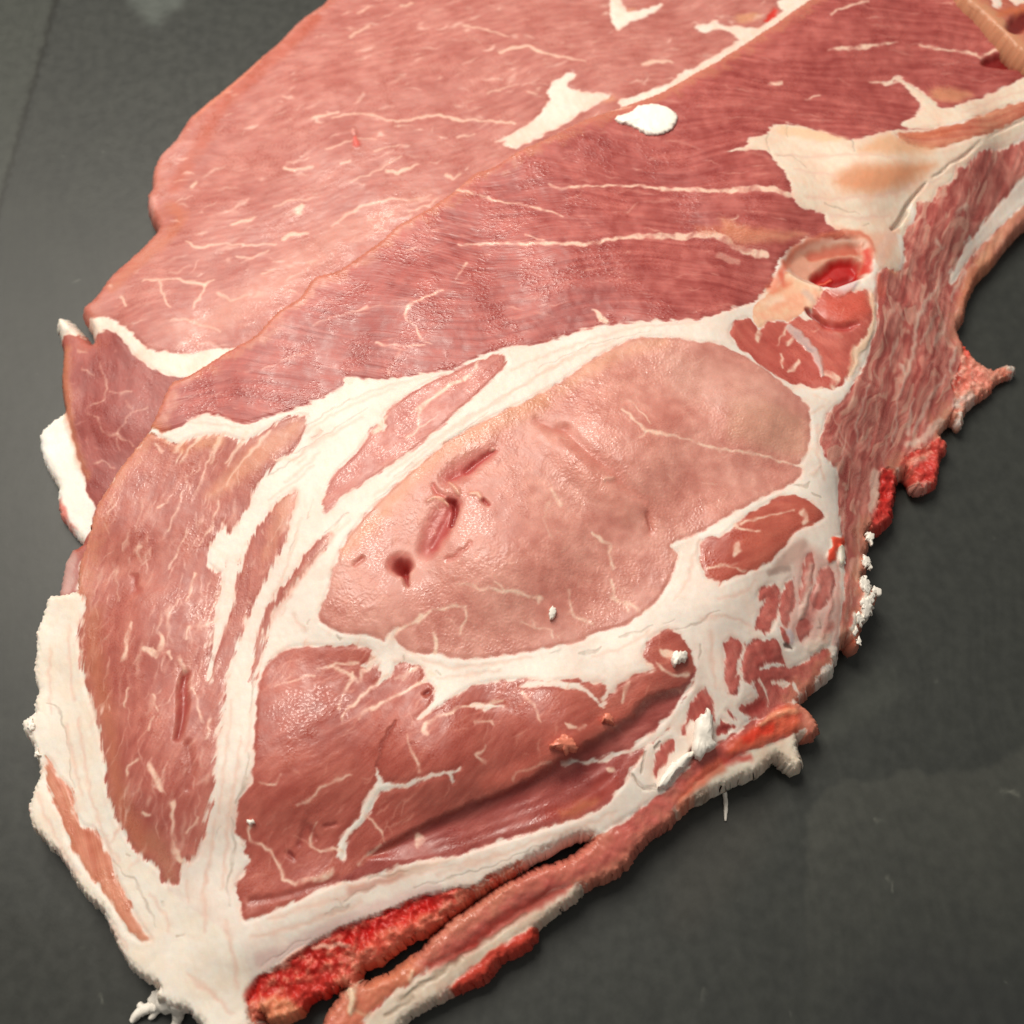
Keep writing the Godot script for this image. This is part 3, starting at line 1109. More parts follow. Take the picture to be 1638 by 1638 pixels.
	s.meat([1319,-1016,1239,-988,1214,-978,1108,-923,1088,-900,1068,-881,1047,-887,1040,-849,997,-825,976,-780,943,-787,933,-736,902,-703,899,-642,875,-587,824,-574,807,-551,803,-491,785,-400,768,-354,728,-287,703,-243,679,-228,660,-207,650,-171,640,-157,638,-136,651,-99,663,-93,673,-98,676,-44,671,27,676,103,665,182,655,241,649,276,697,273,766,192,791,24,828,-24,961,-86,1009,-229,1177,-382,1189,-449,1101,-460,1322,-847], 10)
	s.meat([1036,-515,1038,-454,1021,-404,989,-362,995,-319,983,-284,1012,-245,1187,-365,1205,-464,1074,-490], 14)
	s.meat([862,-146,847,-160,860,-176,897,-199,928,-216,955,-236,981,-229,947,-86,858,-84], 14)
	s.meat([840,-141,817,-142,791,-132,792,-107,783,-64,775,-31,748,-1,733,19,822,7,846,-98], 14)
	s.fat([1240,-909,1320,-969,1323,-890,1245,-854,1198,-809,1153,-766,1105,-719,1066,-669,1034,-625,1028,-644,1049,-679,1070,-718,1116,-770,1153,-815,1197,-866], 0)
	s.meat([461,-381,476,-410,496,-427,515,-433,524,-417,531,-403,545,-420,569,-436,597,-433,622,-448,642,-441,657,-439,658,-473,672,-504,686,-516,721,-501,753,-507,779,-515,788,-491,785,-435,767,-397,739,-374,740,-347,723,-310,697,-274,669,-262,627,-273,591,-275,558,-290,516,-322,477,-353], 7)
	s.fat([524,-462,550,-491,593,-524,609,-571,650,-541,684,-521,674,-491,661,-473,639,-468,624,-451,597,-438,569,-439,545,-422,529,-409,520,-433], 4)
	s.meat([255,-366,318,-369,386,-354,441,-353,486,-333,536,-302,584,-261,615,-234,624,-217,621,-161,607,-114,593,-90,574,-86,594,-76,588,-62,563,-40,511,-14,464,13,413,48,362,74,334,82,309,96,329,112,309,165,283,206,248,236,215,257,157,270,136,285,75,299,6,312,-68,322,-120,320,-140,312,-194,309,-218,292,-228,277,-214,261,-221,263,-235,273,-242,291,-255,280,-288,276,-334,271,-368,250,-373,233,-358,196,-348,145,-336,105,-323,77,-292,32,-239,-28,-188,-77,-128,-127,-51,-174,15,-209,82,-249,149,-302,210,-343], 2)
	s.meat([-383,-1,-374,-38,-355,-72,-314,-114,-285,-171,-262,-158,-268,-198,-232,-225,-185,-258,-115,-292,-43,-329,-16,-330,-9,-312,-30,-278,-52,-255,-95,-209,-147,-156,-216,-98,-288,-49,-338,-12,-369,22,-375,27], 4)
	s.meat([-874,163,-881,110,-862,42,-856,-10,-839,-47,-822,-91,-793,-139,-764,-173,-731,-161,-697,-143,-677,-156,-638,-164,-599,-163,-572,-150,-549,-143,-517,-164,-480,-188,-448,-202,-423,-198,-428,-162,-449,-123,-488,-85,-522,-48,-547,12,-569,56,-583,42,-588,21,-593,47,-606,74,-612,114,-591,127,-572,108,-578,167,-581,220,-585,296,-577,359,-546,345,-544,413,-549,489,-545,562,-559,620,-570,674,-584,685,-591,679,-601,691,-607,720,-619,719,-633,719,-642,697,-681,672,-709,645,-737,606,-759,560,-768,513,-785,461,-806,408,-834,351,-863,248,-854,215,-853,183], 3)
	s.meat([-436,-32,-440,5,-452,83,-483,155,-513,215,-531,285,-541,345,-560,396,-585,384,-582,321,-570,284,-557,246,-548,181,-543,123,-532,78,-515,46,-494,14,-470,-16], 3)
	s.meat([-379,79,-357,71,-358,93,-385,123,-404,149,-426,173,-447,198,-463,231,-477,274,-484,324,-491,374,-496,367,-497,311,-493,267,-481,217,-458,182,-430,153,-411,117], 3)
	s.meat([-895,485,-878,502,-865,523,-843,541,-829,564,-819,593,-800,618,-780,620,-757,644,-739,677,-725,710,-697,748,-673,785,-646,815,-666,818,-693,801,-711,775,-728,753,-753,726,-781,699,-809,666,-832,632,-842,604,-861,575,-880,548,-890,517], 15)
	s.meat([-476,472,-481,399,-479,374,-477,349,-468,328,-454,312,-436,301,-419,294,-387,293,-345,298,-309,296,-282,298,-264,305,-259,317,-272,324,-284,334,-276,342,-260,326,-252,346,-249,358,-263,373,-244,367,-233,350,-234,332,-212,331,-197,328,-177,335,-160,347,-173,366,-152,368,-140,378,-139,393,-153,416,-184,441,-134,416,-98,388,-71,372,-39,365,18,361,72,367,119,361,136,369,178,367,175,388,191,386,199,374,236,352,268,346,249,319,250,307,264,282,296,264,315,268,334,285,348,313,348,353,316,382,285,417,303,443,273,461,226,515,214,539,180,577,152,596,104,611,33,631,-69,661,-100,673,-201,687,-225,699,-278,713,-315,720,-370,744,-420,765,-457,780,-477,786,-487,757,-499,729,-496,713,-483,697,-474,680,-487,671,-481,656,-494,648,-504,633,-504,613,-501,592,-487,565,-474,548], 5)
	s.meat([348,336,348,359,331,387,285,444,249,478,226,515,214,539,180,577,152,596,104,611,33,631,-69,661,-100,673,-201,687,-225,699,-278,713,-326,720,-250,674,-163,625,-124,604,-46,573,34,539,96,504,152,472,190,450,227,425,256,393,313,378,334,354], 6)
	s.meat([369,92,390,80,407,83,412,81,433,63,448,49,505,6,543,-14,569,-17,603,-9,635,17,617,35,589,47,563,57,551,83,526,108,502,132,448,156,411,172,400,182,401,171,378,167,367,123], 8)
	s.meat([484,181,501,170,517,167,529,178,526,208,517,227,508,252,490,261,475,254,480,230,495,202,498,193,483,206,478,195], 9)
	s.meat([541,158,556,147,562,172,556,205,544,224,543,246,530,241,523,220,527,196], 9)
	s.meat([584,109,597,96,604,116,599,147,584,178,573,200,564,198,571,167], 9)
	s.meat([617,124,634,118,649,134,643,167,629,190,614,206,598,199,591,188,600,165], 9)
	s.meat([575,221,588,223,598,240,584,258,567,271,556,264,556,246,565,237], 9)
	s.meat([523,244,535,250,543,282,534,277,526,262], 9)
	s.meat([407,287,423,275,442,278,451,289,435,320,438,355,435,378,415,381,410,351], 9)
	s.meat([454,289,465,279,490,272,522,272,527,296,544,320,574,306,595,291,625,274,636,287,618,314,581,349,554,376,537,385,499,415,459,419,433,402,453,385,475,373,466,354,446,352,438,332], 9)
	s.meat([362,372,381,365,386,379,382,403,386,423,371,452,356,441,340,436,334,450,317,455,332,425,342,392], 9)
	s.meat([412,405,420,411,433,432,414,446,390,456,393,434], 9)
	s.meat([270,485,304,458,308,471,289,505,274,536,265,527], 9)
	s.meat([-470,916,-461,894,-452,878,-432,867,-408,856,-377,836,-359,823,-317,801,-275,783,-225,766,-175,744,-135,736,-106,727,-68,725,-45,708,-22,697,33,674,89,652,123,639,140,632,163,644,-134,822,-244,894,-349,964,-457,964], 11)
	s.meat([612,429,600,399,579,381,543,379,513,388,499,406,451,423,433,445,390,469,339,502,305,536,299,548,266,569,225,597,172,627,150,639,123,666,64,688,-62,754,-145,814,-189,853,-255,890,-288,888,-296,906,-328,954,-355,1032,-151,1034,46,852,162,736,329,614,616,495], 12)
	s.fat([574,430,547,439,516,456,486,467,432,487,381,514,338,546,309,574,301,606,330,592,405,556,506,502,541,519,579,507], 3)
	s.fat([147,713,128,718,84,728,33,755,-22,788,-68,823,-129,846,-166,876,-216,905,-252,936,-273,974,-260,1014,-174,1014,-185,940,-133,904,-89,873,-66,858,-21,828,10,802,36,789,115,758], 5)
	s.vein([-670,-193,-641,-203,-586,-185], [1,0.88,0.62], 0)
	s.vein([-596,87,-585,64,-585,34], [1.62,1,0.25], 0)
	s.vein([-583,121,-574,88,-557,49], [1.38,1.25,0.62], 0)
	s.vein([-513,32,-529,67,-541,116,-550,149,-559,188,-563,226,-568,258,-574,284,-579,315,-579,353], [0.44,0.56,0.62,0.62,0.5,0.38,0.75,0.75,0.31,0.19], 0)
	s.vein([-249,312,-234,329,-235,350,-251,366], [1.62,1.25,0.75,0.19], 0)
	s.vein([-152,347,-133,372,-136,393,-150,418,-175,437], [1.5,1.38,0.88,0.5,0.19], 0)
	s.vein([-133,372,-99,365,-64,365], [1.25,0.88,0.5], 0)
	s.vein([-314,674,-308,649,-295,629,-277,610,-263,582,-247,558,-229,555,-186,554,-150,542,-107,535,-96,526], [0.69,0.81,0.69,0.75,0.75,0.88,0.62,0.38,0.31,0.25,0.19], 0)
	s.vein([-245,560,-244,542,-248,526], [0.56,0.38,0.12], 0)
	s.vein([-110,536,-107,550], [0.25,0.19], 0)
	s.vein([-16,410,-50,413,-80,411], [0.19,0.62,0.19], 0)
	s.vein([18,375,48,372,77,370,101,374,130,378,148,389,168,409], [0.31,0.5,0.62,0.62,0.5,0.31,0.19], 0)
	s.vein([184,364,180,383,170,404], [1,0.5,0.19], 0)
	s.vein([347,353,324,391,310,417,285,444,261,461,225,482,195,491,153,505,94,510], [0.31,0.31,0.75,1,0.88,0.5,0.31,0.25,0.19], 0)
	s.vein([369,352,390,379,398,406,414,422,439,432], [1.38,1,0.88,0.75,0.5], 0)
	s.vein([384,355,387,322,386,277], [1.12,1.25,1.5], 0)
	s.vein([261,477,253,517,235,556,211,584], [1,1.25,1.62,1.62], 0)
	s.vein([344,436,328,470,308,499,286,527,267,552], [0.88,0.88,1,1,0.75], 0)
	s.vein([448,290,441,320,431,344], [0.19,0.25,0.19], 0)
	s.vein([452,359,465,369,469,376,445,390], [0.5,0.88,0.75,0.38], 0)
	s.vein([481,327,507,315,534,314], [0.31,0.44,0.38], 0)
	s.vein([509,345,528,350,544,342], [0.25,0.5,0.25], 0)
	s.vein([478,350,493,365,500,392], [0.19,0.31,0.19], 0)
	s.vein([555,344,562,358], [0.38,0.25], 0)
	s.vein([921,-776,929,-743,917,-722], [0.44,0.56,0.38], 0)
	s.vein([866,-686,832,-636,819,-585], [0.88,0.75,0.62], 0)
	s.vein([887,-684,891,-639,877,-595], [0.88,0.62,0.38], 0)
	s.pen([1006,-640,993,-604,952,-552,919,-497,903,-459,895,-422,884,-381,873,-348,858,-319,846,-287,841,-236,830,-197], [0.06,0.25,0.5,0.62,0.38,0.38,0.31,0.44,0.25,0.19,0.19,0.19], c(230,198,182), 0.75, 0.5, 0.06)
	s.pen([1071,-663,1048,-622,1026,-581], [0.38,0.38,0.25], c(230,198,182), 0.75, 0.5, 0.06)
	s.pen([1000,-501,959,-452,951,-436], [0.19,0.5,0.19], c(230,198,182), 0.75, 0.5, 0.06)
	s.pen([978,-373,945,-329,929,-309,911,-274,887,-230], [0.12,0.31,0.31,0.5,0.38], c(230,198,182), 0.75, 0.5, 0.06)
	s.pen([888,-302,878,-266,873,-227], [0.19,0.44,0.38], c(230,198,182), 0.75, 0.5, 0.06)
	s.pen([959,-274,936,-249,914,-223,867,-200], [0.62,0.88,0.75,0.5], c(230,198,182), 0.75, 0.5, 0.06)
	s.pen([769,-295,748,-249,732,-208,736,-175], [0.19,0.25,0.25,0.19], c(230,198,182), 0.75, 0.5, 0.06)
	s.pen([855,-420,837,-393,828,-359], [0.25,0.25,0.12], c(230,198,182), 0.75, 0.5, 0.06)
	s.pen([857,-362,863,-346], [0.56,0.5], c(230,198,182), 0.75, 0.5, 0.06)
	s.pen([1023,-458,1007,-424,993,-392], [0.38,0.62,0.44], c(230,198,182), 0.75, 0.5, 0.06)
	s.pen([983,-540,942,-473,912,-427], [0.12,0.25,0.12], c(230,198,182), 0.75, 0.5, 0.06)
	s.pen([985,-693,1003,-688], [0.56,0.25], c(230,198,182), 0.75, 0.5, 0.06)
	s.pen([1074,-804,1040,-773], [0.38,0.19], c(230,198,182), 0.75, 0.5, 0.06)
	s.pen([1006,-305,1000,-319], [0.62,0.75], c(230,198,182), 0.75, 0.5, 0.06)
	s.pen([781,-118,775,-77,763,-38], [1.12,0.88,0.62], c(230,198,182), 0.75, 0.5, 0.06)
	s.pen([633,-89,615,-67], [0.19,0.38], c(230,198,182), 0.75, 0.5, 0.06)
	s.pen([225,-190,266,-145,286,-135,322,-134,370,-126,416,-111,490,-103,537,-96,590,-84], [0.25,0.31,0.38,0.19,0.12,0.19,0.25,0.25,0.31], c(240,204,184), 0.95, 0.3, 0.004)
	s.pen([274,-137,256,-119], [0.19,0.12], c(240,204,184), 0.95, 0.3, 0.004)
	s.pen([281,-158,242,-211], [0.19,0.12], c(240,204,184), 0.95, 0.3, 0.004)
	s.pen([379,-127,421,-108], [0.19,0.19], c(240,204,184), 0.95, 0.3, 0.004)
	s.pen([158,71,174,83,191,95,193,117,199,140], [0.25,0.5,0.31,0.31,0.19], c(240,204,184), 0.95, 0.3, 0.004)
	s.pen([194,162,197,197,213,211,229,213,245,228], [0.25,0.5,0.38,0.25,0.31], c(240,204,184), 0.95, 0.3, 0.004)
	s.pen([219,211,226,230], [0.38,0.12], c(240,204,184), 0.95, 0.3, 0.004)
	s.pen([-106,181,-52,194,6,198,37,206,55,207,49,215], [0.12,0.25,0.31,0.38,0.44,0.19], c(240,204,184), 0.95, 0.3, 0.004)
	s.pen([-31,180,-17,194], [0.12,0.19], c(240,204,184), 0.95, 0.3, 0.004)
	s.pen([-231,284,-223,270,-207,261,-175,244,-155,230,-92,223,-86,240,-100,275], [0.44,0.38,0.25,0.38,0.25,0.25,0.25,0.12], c(240,204,184), 0.95, 0.3, 0.004)
	s.pen([-178,252,-176,241], [0.25,0.38], c(240,204,184), 0.95, 0.3, 0.004)
	s.pen([-149,272,-147,287,-145,312], [0.19,0.44,0.44], c(240,204,184), 0.95, 0.3, 0.004)
	s.pen([78,-14,88,2,99,18], [0.19,0.31,0.25], c(240,204,184), 0.95, 0.3, 0.004)
	s.pen([109,187,113,228,134,242,154,252], [0.12,0.19,0.19,0.25], c(240,204,184), 0.95, 0.3, 0.004)
	s.pen([18,252,40,260,76,265,78,280], [0.12,0.19,0.19,0.19], c(240,204,184), 0.95, 0.3, 0.004)
	s.pen([40,260,44,245], [0.19,0.06], c(240,204,184), 0.95, 0.3, 0.004)
	s.pen([-326,417,-319,393,-306,360,-304,345], [0.19,0.19,0.5,0.19], c(240,204,184), 0.95, 0.3, 0.004)
	s.pen([-317,438,-303,412,-261,372,-237,352], [0.19,0.38,0.25,0.25], c(240,204,184), 0.95, 0.3, 0.004)
	s.pen([-287,435,-268,419,-210,389,-167,362,-152,351], [0.19,0.31,0.31,0.5,0.75], c(240,204,184), 0.95, 0.3, 0.004)
	s.pen([-266,322,-272,338,-283,346,-292,363,-309,351,-343,334], [0.62,0.38,0.5,0.31,0.25,0.19], c(240,204,184), 0.95, 0.3, 0.004)
	s.pen([-367,337,-326,330,-290,328], [0.19,0.25,0.25], c(240,204,184), 0.95, 0.3, 0.004)
	s.pen([-205,359,-188,343,-179,339], [0.25,0.44,0.25], c(240,204,184), 0.95, 0.3, 0.004)
	s.pen([-218,359,-200,351], [0.31,0.19], c(240,204,184), 0.95, 0.3, 0.004)
	s.pen([-19,400,-55,408,-102,418,-122,431,-143,439,-160,449,-162,463,-155,468], [0.25,0.31,0.25,0.38,0.38,0.5,0.38,0.19], c(240,204,184), 0.95, 0.3, 0.004)
	s.pen([18,389,30,400,42,414,49,433,53,441], [0.25,0.19,0.25,0.19,0.12], c(240,204,184), 0.95, 0.3, 0.004)
	s.pen([-69,446,-57,439,-38,440,-34,448], [0.25,0.19,0.25,0.19], c(240,204,184), 0.95, 0.3, 0.004)
	s.pen([-50,487,-65,506,-49,513], [0.19,0.25,0.19], c(240,204,184), 0.95, 0.3, 0.004)
	s.pen([100,448,109,452,119,455], [0.25,0.62,0.25], c(240,204,184), 0.95, 0.3, 0.004)
	s.pen([136,446,123,460], [0.19,0.12], c(240,204,184), 0.95, 0.3, 0.004)
	s.pen([-192,468,-188,491,-172,519,-167,532], [0.12,0.25,0.25,0.19], c(240,204,184), 0.95, 0.3, 0.004)
	s.pen([-477,617,-479,634,-477,649,-456,658,-441,665,-420,693,-411,713,-391,721,-360,716,-338,710,-322,697], [0.31,0.25,0.25,0.25,0.25,0.25,0.25,0.38,0.5,0.62,0.38], c(240,204,184), 0.95, 0.3, 0.004)
	s.pen([-357,619,-368,644,-363,659,-348,669,-326,662,-313,664], [0.19,0.25,0.25,0.25,0.31,0.38], c(240,204,184), 0.95, 0.3, 0.004)
	s.pen([-278,689,-262,669,-242,655], [0.19,0.25,0.19], c(240,204,184), 0.95, 0.3, 0.004)
	s.pen([-315,720,-293,726,-271,722], [0.31,0.25,0.19], c(240,204,184), 0.95, 0.3, 0.004)
	s.pen([-173,637,-169,648,-173,655], [0.62,0.75,0.44], c(240,204,184), 0.95, 0.3, 0.004)
	s.pen([1,539,7,528,70,515], [0.31,0.19,0.19], c(240,204,184), 0.95, 0.3, 0.004)
	s.pen([182,517,191,521], [0.5,0.38], c(240,204,184), 0.95, 0.3, 0.004)
	s.pen([-274,599,-251,621,-240,631,-234,647], [0.19,0.19,0.25,0.19], c(240,204,184), 0.95, 0.3, 0.004)
	s.pen([-391,592,-364,576,-342,554,-298,536], [0.19,0.19,0.19,0.19], c(240,204,184), 0.95, 0.3, 0.004)
	s.pen([219,367,213,382,205,403], [0.25,0.31,0.19], c(240,204,184), 0.95, 0.3, 0.004)
	s.pen([-448,373,-401,357,-372,351], [0.12,0.19,0.12], c(240,204,184), 0.95, 0.3, 0.004)
	s.pen([-459,550,-431,556,-420,539], [0.25,0.19,0.12], c(240,204,184), 0.95, 0.3, 0.004)
	s.pen([-285,-156,-269,-170,-260,-191], [0.62,0.56,0.25], c(240,204,184), 0.95, 0.3, 0.004)
	s.pen([-205,-194,-190,-204,-167,-221,-129,-256,-109,-266], [0.25,0.56,0.38,0.5,0.38], c(240,204,184), 0.95, 0.3, 0.004)
	s.pen([-190,-200,-191,-164], [0.31,0.25], c(240,204,184), 0.95, 0.3, 0.004)
	s.pen([-100,-269,-84,-281,-71,-309], [0.44,0.31,0.19], c(240,204,184), 0.95, 0.3, 0.004)
	s.pen([-216,-137,-153,-183], [0.19,0.12], c(240,204,184), 0.95, 0.3, 0.004)
	s.pen([-723,-5,-713,-16], [0.31,0.12], c(240,204,184), 0.95, 0.3, 0.004)
	s.pen([-684,-5,-696,45], [0.12,0.12], c(240,204,184), 0.95, 0.3, 0.004)
	s.pen([-631,135,-638,171,-640,193], [0.25,0.31,0.12], c(240,204,184), 0.95, 0.3, 0.004)
	s.pen([-744,237,-749,256,-751,274,-752,309], [0.19,0.62,0.44,0.44], c(240,204,184), 0.95, 0.3, 0.004)
	s.pen([-685,260,-680,283,-685,303,-696,295], [0.19,0.5,0.62,0.38], c(240,204,184), 0.95, 0.3, 0.004)
	s.pen([-713,292,-697,301], [0.44,0.62], c(240,204,184), 0.95, 0.3, 0.004)
	s.pen([-665,302,-655,314], [0.5,0.25], c(240,204,184), 0.95, 0.3, 0.004)
	s.pen([-642,307,-633,327,-629,339], [0.38,0.44,0.38], c(240,204,184), 0.95, 0.3, 0.004)
	s.pen([-632,248,-634,271], [0.25,0.19], c(240,204,184), 0.95, 0.3, 0.004)
	s.pen([-671,518,-655,541,-641,561], [0.31,0.56,0.38], c(240,204,184), 0.95, 0.3, 0.004)
	s.pen([-620,583,-621,611,-623,643,-620,655,-609,675,-600,683], [0.5,0.25,0.25,0.5,0.5,0.5], c(240,204,184), 0.95, 0.3, 0.004)
	s.pen([-608,370,-594,402,-578,441], [0.19,0.25,0.19], c(240,204,184), 0.95, 0.3, 0.004)
	s.pen([-718,531,-716,515,-696,505], [0.25,0.25,0.19], c(240,204,184), 0.95, 0.3, 0.004)
	s.pen([-567,433,-566,468], [0.25,0.12], c(240,204,184), 0.95, 0.3, 0.004)
	s.pen([-592,633,-571,612], [0.19,0.12], c(240,204,184), 0.95, 0.3, 0.004)
	s.pen([-680,599,-665,602], [0.38,0.25], c(240,204,184), 0.95, 0.3, 0.004)
	s.pen([-597,245,-584,194,-575,154], [0.12,0.19,0.19], c(240,204,184), 0.95, 0.3, 0.004)
	s.pen([-687,125,-673,85,-658,45], [0.19,0.19,0.12], c(240,204,184), 0.95, 0.3, 0.004)
	s.pen([-684,381,-669,418], [0.19,0.19], c(240,204,184), 0.95, 0.3, 0.004)
	s.pen([-737,366,-739,401], [0.19,0.19], c(240,204,184), 0.95, 0.3, 0.004)
	s.pen([-574,233,-603,245], [0.19,0.06], c(240,204,184), 0.95, 0.3, 0.004)
	s.pen([-661,191,-672,226], [0.12,0.12], c(240,204,184), 0.95, 0.3, 0.004)
	s.pen([-763,83,-751,78], [0.44,0.31], c(240,204,184), 0.95, 0.3, 0.004)
	s.pen([-629,73,-608,33,-599,-20], [0.12,0.19,0.12], c(240,204,184), 0.95, 0.3, 0.004)
	s.pen([-676,430,-684,454], [0.19,0.19], c(240,204,184), 0.95, 0.3, 0.004)
	s.pen([-610,-155,-627,-116,-643,-63], [0.19,0.19,0.12], c(240,204,184), 0.95, 0.3, 0.004)
	s.pen([-556,-145,-592,-100], [0.19,0.19], c(240,204,184), 0.95, 0.3, 0.004)
	s.pen([-688,-132,-696,-108], [0.25,0.19], c(240,204,184), 0.95, 0.3, 0.004)
	s.pen([-351,-285,-338,-274,-333,-283], [0.19,0.62,0.38], c(240,204,184), 0.95, 0.3, 0.004)
	s.pen([-170,-778,-112,-769,-27,-737,44,-718,113,-686], [0.19,0.25,0.31,0.25,0.25], c(240,204,184), 0.95, 0.3, 0.004)
	s.pen([87,-780,105,-767,136,-770,214,-775,285,-777,342,-768,398,-763,467,-755,538,-759,594,-758,626,-748], [0.38,0.5,0.31,0.31,0.38,0.5,0.5,0.62,0.88,0.88,0.75], c(240,204,184), 0.95, 0.3, 0.004)
	s.pen([-117,-618,-40,-618,43,-611,111,-607,173,-606,215,-618,264,-627,320,-634,376,-636,432,-642,473,-630,489,-616,521,-602,563,-597], [0.19,0.31,0.38,0.38,0.5,0.44,0.62,0.75,0.88,0.88,0.88,0.75,0.75,0.88], c(240,204,184), 0.95, 0.3, 0.004)
	s.pen([-213,-612,-234,-604], [0.19,0.12], c(240,204,184), 0.95, 0.3, 0.004)
	s.pen([29,-639,70,-617], [0.19,0.25], c(240,204,184), 0.95, 0.3, 0.004)
	s.pen([-148,-489,-174,-481,-201,-465,-221,-450,-226,-418,-205,-401,-195,-370,-171,-355], [0.19,0.25,0.31,0.38,0.25,0.25,0.19,0.12], c(240,204,184), 0.95, 0.3, 0.004)
	s.pen([-102,-567,-121,-523], [0.25,0.19], c(240,204,184), 0.95, 0.3, 0.004)
	s.pen([-291,-362,-257,-355,-184,-350], [0.19,0.19,0.19], c(240,204,184), 0.95, 0.3, 0.004)
	s.pen([176,-439,188,-423,199,-408], [0.38,0.62,0.75], c(240,204,184), 0.95, 0.3, 0.004)
	s.pen([-310,-458,-350,-445], [0.12,0.12], c(240,204,184), 0.95, 0.3, 0.004)
	s.pen([769,-1198,841,-1211,890,-1225,948,-1240], [0.19,0.62,0.56,0.19], c(240,204,184), 0.95, 0.3, 0.004)
	s.pen([1003,-1237,1049,-1228,1095,-1223,1141,-1216,1150,-1205,1188,-1223,1221,-1225], [0.19,0.38,0.31,0.44,0.38,0.44,0.19], c(240,204,184), 0.95, 0.3, 0.004)
	s.pen([615,-1089,646,-1096], [0.5,0.38], c(240,204,184), 0.95, 0.3, 0.004)
	s.pen([789,-1312,823,-1334,890,-1361], [0.38,0.31,0.25], c(240,204,184), 0.95, 0.3, 0.004)
	s.pen([943,-1125,903,-1114,864,-1118], [0.25,0.38,0.12], c(240,204,184), 0.95, 0.3, 0.004)
	s.pen([703,-1049,735,-1066], [0.25,0.19], c(240,204,184), 0.95, 0.3, 0.004)
	s.pen([505,-687,489,-676], [0.19,0.19], c(240,204,184), 0.95, 0.3, 0.004)
	s.pen([222,-997,282,-1013], [0.19,0.12], c(240,204,184), 0.95, 0.3, 0.004)
	s.pen([438,57,472,45,526,26,566,15], [0.31,0.25,0.25,0.19], c(240,204,184), 0.95, 0.3, 0.004)
	s.pen([440,60,469,70,489,66], [0.38,0.25,0.19], c(240,204,184), 0.95, 0.3, 0.004)
	s.pen([369,144,403,142,440,136], [0.19,0.31,0.25], c(240,204,184), 0.95, 0.3, 0.004)
	s.pen([583,20,591,27,585,38], [0.62,0.5,0.38], c(240,204,184), 0.95, 0.3, 0.004)
	s.pen([439,97,441,110,434,120], [0.5,0.56,0.44], c(240,204,184), 0.95, 0.3, 0.004)
	s.pen([416,140,446,149,459,147], [0.12,0.19,0.12], c(240,204,184), 0.95, 0.3, 0.004)
	s.pen([532,-400,523,-374], [0.5,0.31], c(240,204,184), 0.95, 0.3, 0.004)
	s.pen([607,-395,591,-375], [0.38,0.25], c(240,204,184), 0.95, 0.3, 0.004)
	s.pen([614,-335,598,-314,588,-303], [0.44,0.38,0.19], c(240,204,184), 0.95, 0.3, 0.004)
	s.pen([577,-347,575,-311], [0.25,0.19], c(240,204,184), 0.95, 0.3, 0.004)
	s.pen([668,-303,687,-292,677,-268], [0.75,0.88,0.5], c(240,204,184), 0.95, 0.3, 0.004)
	s.pen([599,-427,572,-373], [0.25,0.19], c(240,204,184), 0.95, 0.3, 0.004)
	s.pen([286,306,296,312,323,318], [0.38,1,0.5], c(240,204,184), 0.95, 0.3, 0.004)
	s.pen([273,331,285,344,315,353,334,347], [0.19,0.31,0.38,0.31], c(240,204,184), 0.95, 0.3, 0.004)
	s.pen([255,331,267,341], [0.31,0.25], c(240,204,184), 0.95, 0.3, 0.004)
	s.pen([659,-240,634,-251], [0.25,0.19], c(240,204,184), 0.95, 0.3, 0.004)
	s.pen([595,-269,628,-265,655,-268], [0.25,0.25,0.25], c(240,204,184), 0.95, 0.3, 0.004)
	s.pen([-350,-445,-296,-456,-227,-450], [0.25,0.19,0.19], c(240,204,184), 0.4, 0.3, 0.02)
	s.pen([-430,-415,-377,-438,-309,-442], [0.25,0.25,0.12], c(240,204,184), 0.4, 0.3, 0.02)
	s.pen([-261,-285,-237,-342], [0.25,0.19], c(240,204,184), 0.4, 0.3, 0.02)
	s.pen([-530,-311,-466,-341,-426,-356], [0.25,0.25,0.19], c(240,204,184), 0.4, 0.3, 0.02)
	s.pen([75,9,63,47,77,91], [0.25,0.19,0.19], c(240,204,184), 0.4, 0.3, 0.02)
	s.pen([457,-587,498,-574], [0.88,0.75], c(240,204,184), 0.4, 0.3, 0.02)
	s.pen([693,-424,711,-395], [0.5,0.38], c(240,204,184), 0.4, 0.3, 0.02)
	s.pen([-670,-77,-686,18], [0.25,0.19], c(240,204,184), 0.4, 0.3, 0.02)
	s.pen([-755,-23,-766,45], [0.25,0.19], c(240,204,184), 0.4, 0.3, 0.02)
	s.pen([-807,106,-783,186], [0.25,0.19], c(240,204,184), 0.4, 0.3, 0.02)
	s.pen([-686,219,-693,258], [0.19,0.25], c(240,204,184), 0.4, 0.3, 0.02)
	s.pen([857,-502,820,-448], [0.5,0.5], c(240,204,184), 0.4, 0.3, 0.02)
	s.pen([870,-469,860,-497], [0.5,0.5], c(240,204,184), 0.4, 0.3, 0.02)
	s.pen([787,-335,799,-311], [0.38,0.38], c(240,204,184), 0.4, 0.3, 0.02)
	s.pen([774,-190,762,-162], [0.31,0.25], c(240,204,184), 0.4, 0.3, 0.02)
	s.pen([701,-66,679,37,687,139,672,215], [0.25,0.31,0.31,0.31], c(240,204,184), 0.4, 0.3, 0.02)
	s.pen([729,-49,717,64,694,163], [0.38,0.31,0.25], c(240,204,184), 0.4, 0.3, 0.02)
	s.pen([784,-269,791,-221], [0.25,0.25], c(240,204,184), 0.4, 0.3, 0.02)
	s.pen([684,-165,722,-125], [0.25,0.38], c(240,204,184), 0.4, 0.3, 0.02)
	s.pen([672,-215,693,-181,715,-149], [0.19,0.19,0.19], c(240,204,184), 0.4, 0.3, 0.02)
	s.pen([756,-234,746,-183], [0.19,0.19], c(240,204,184), 0.4, 0.3, 0.02)
	s.pen([817,-204,801,-159], [0.31,0.25], c(240,204,184), 0.4, 0.3, 0.02)
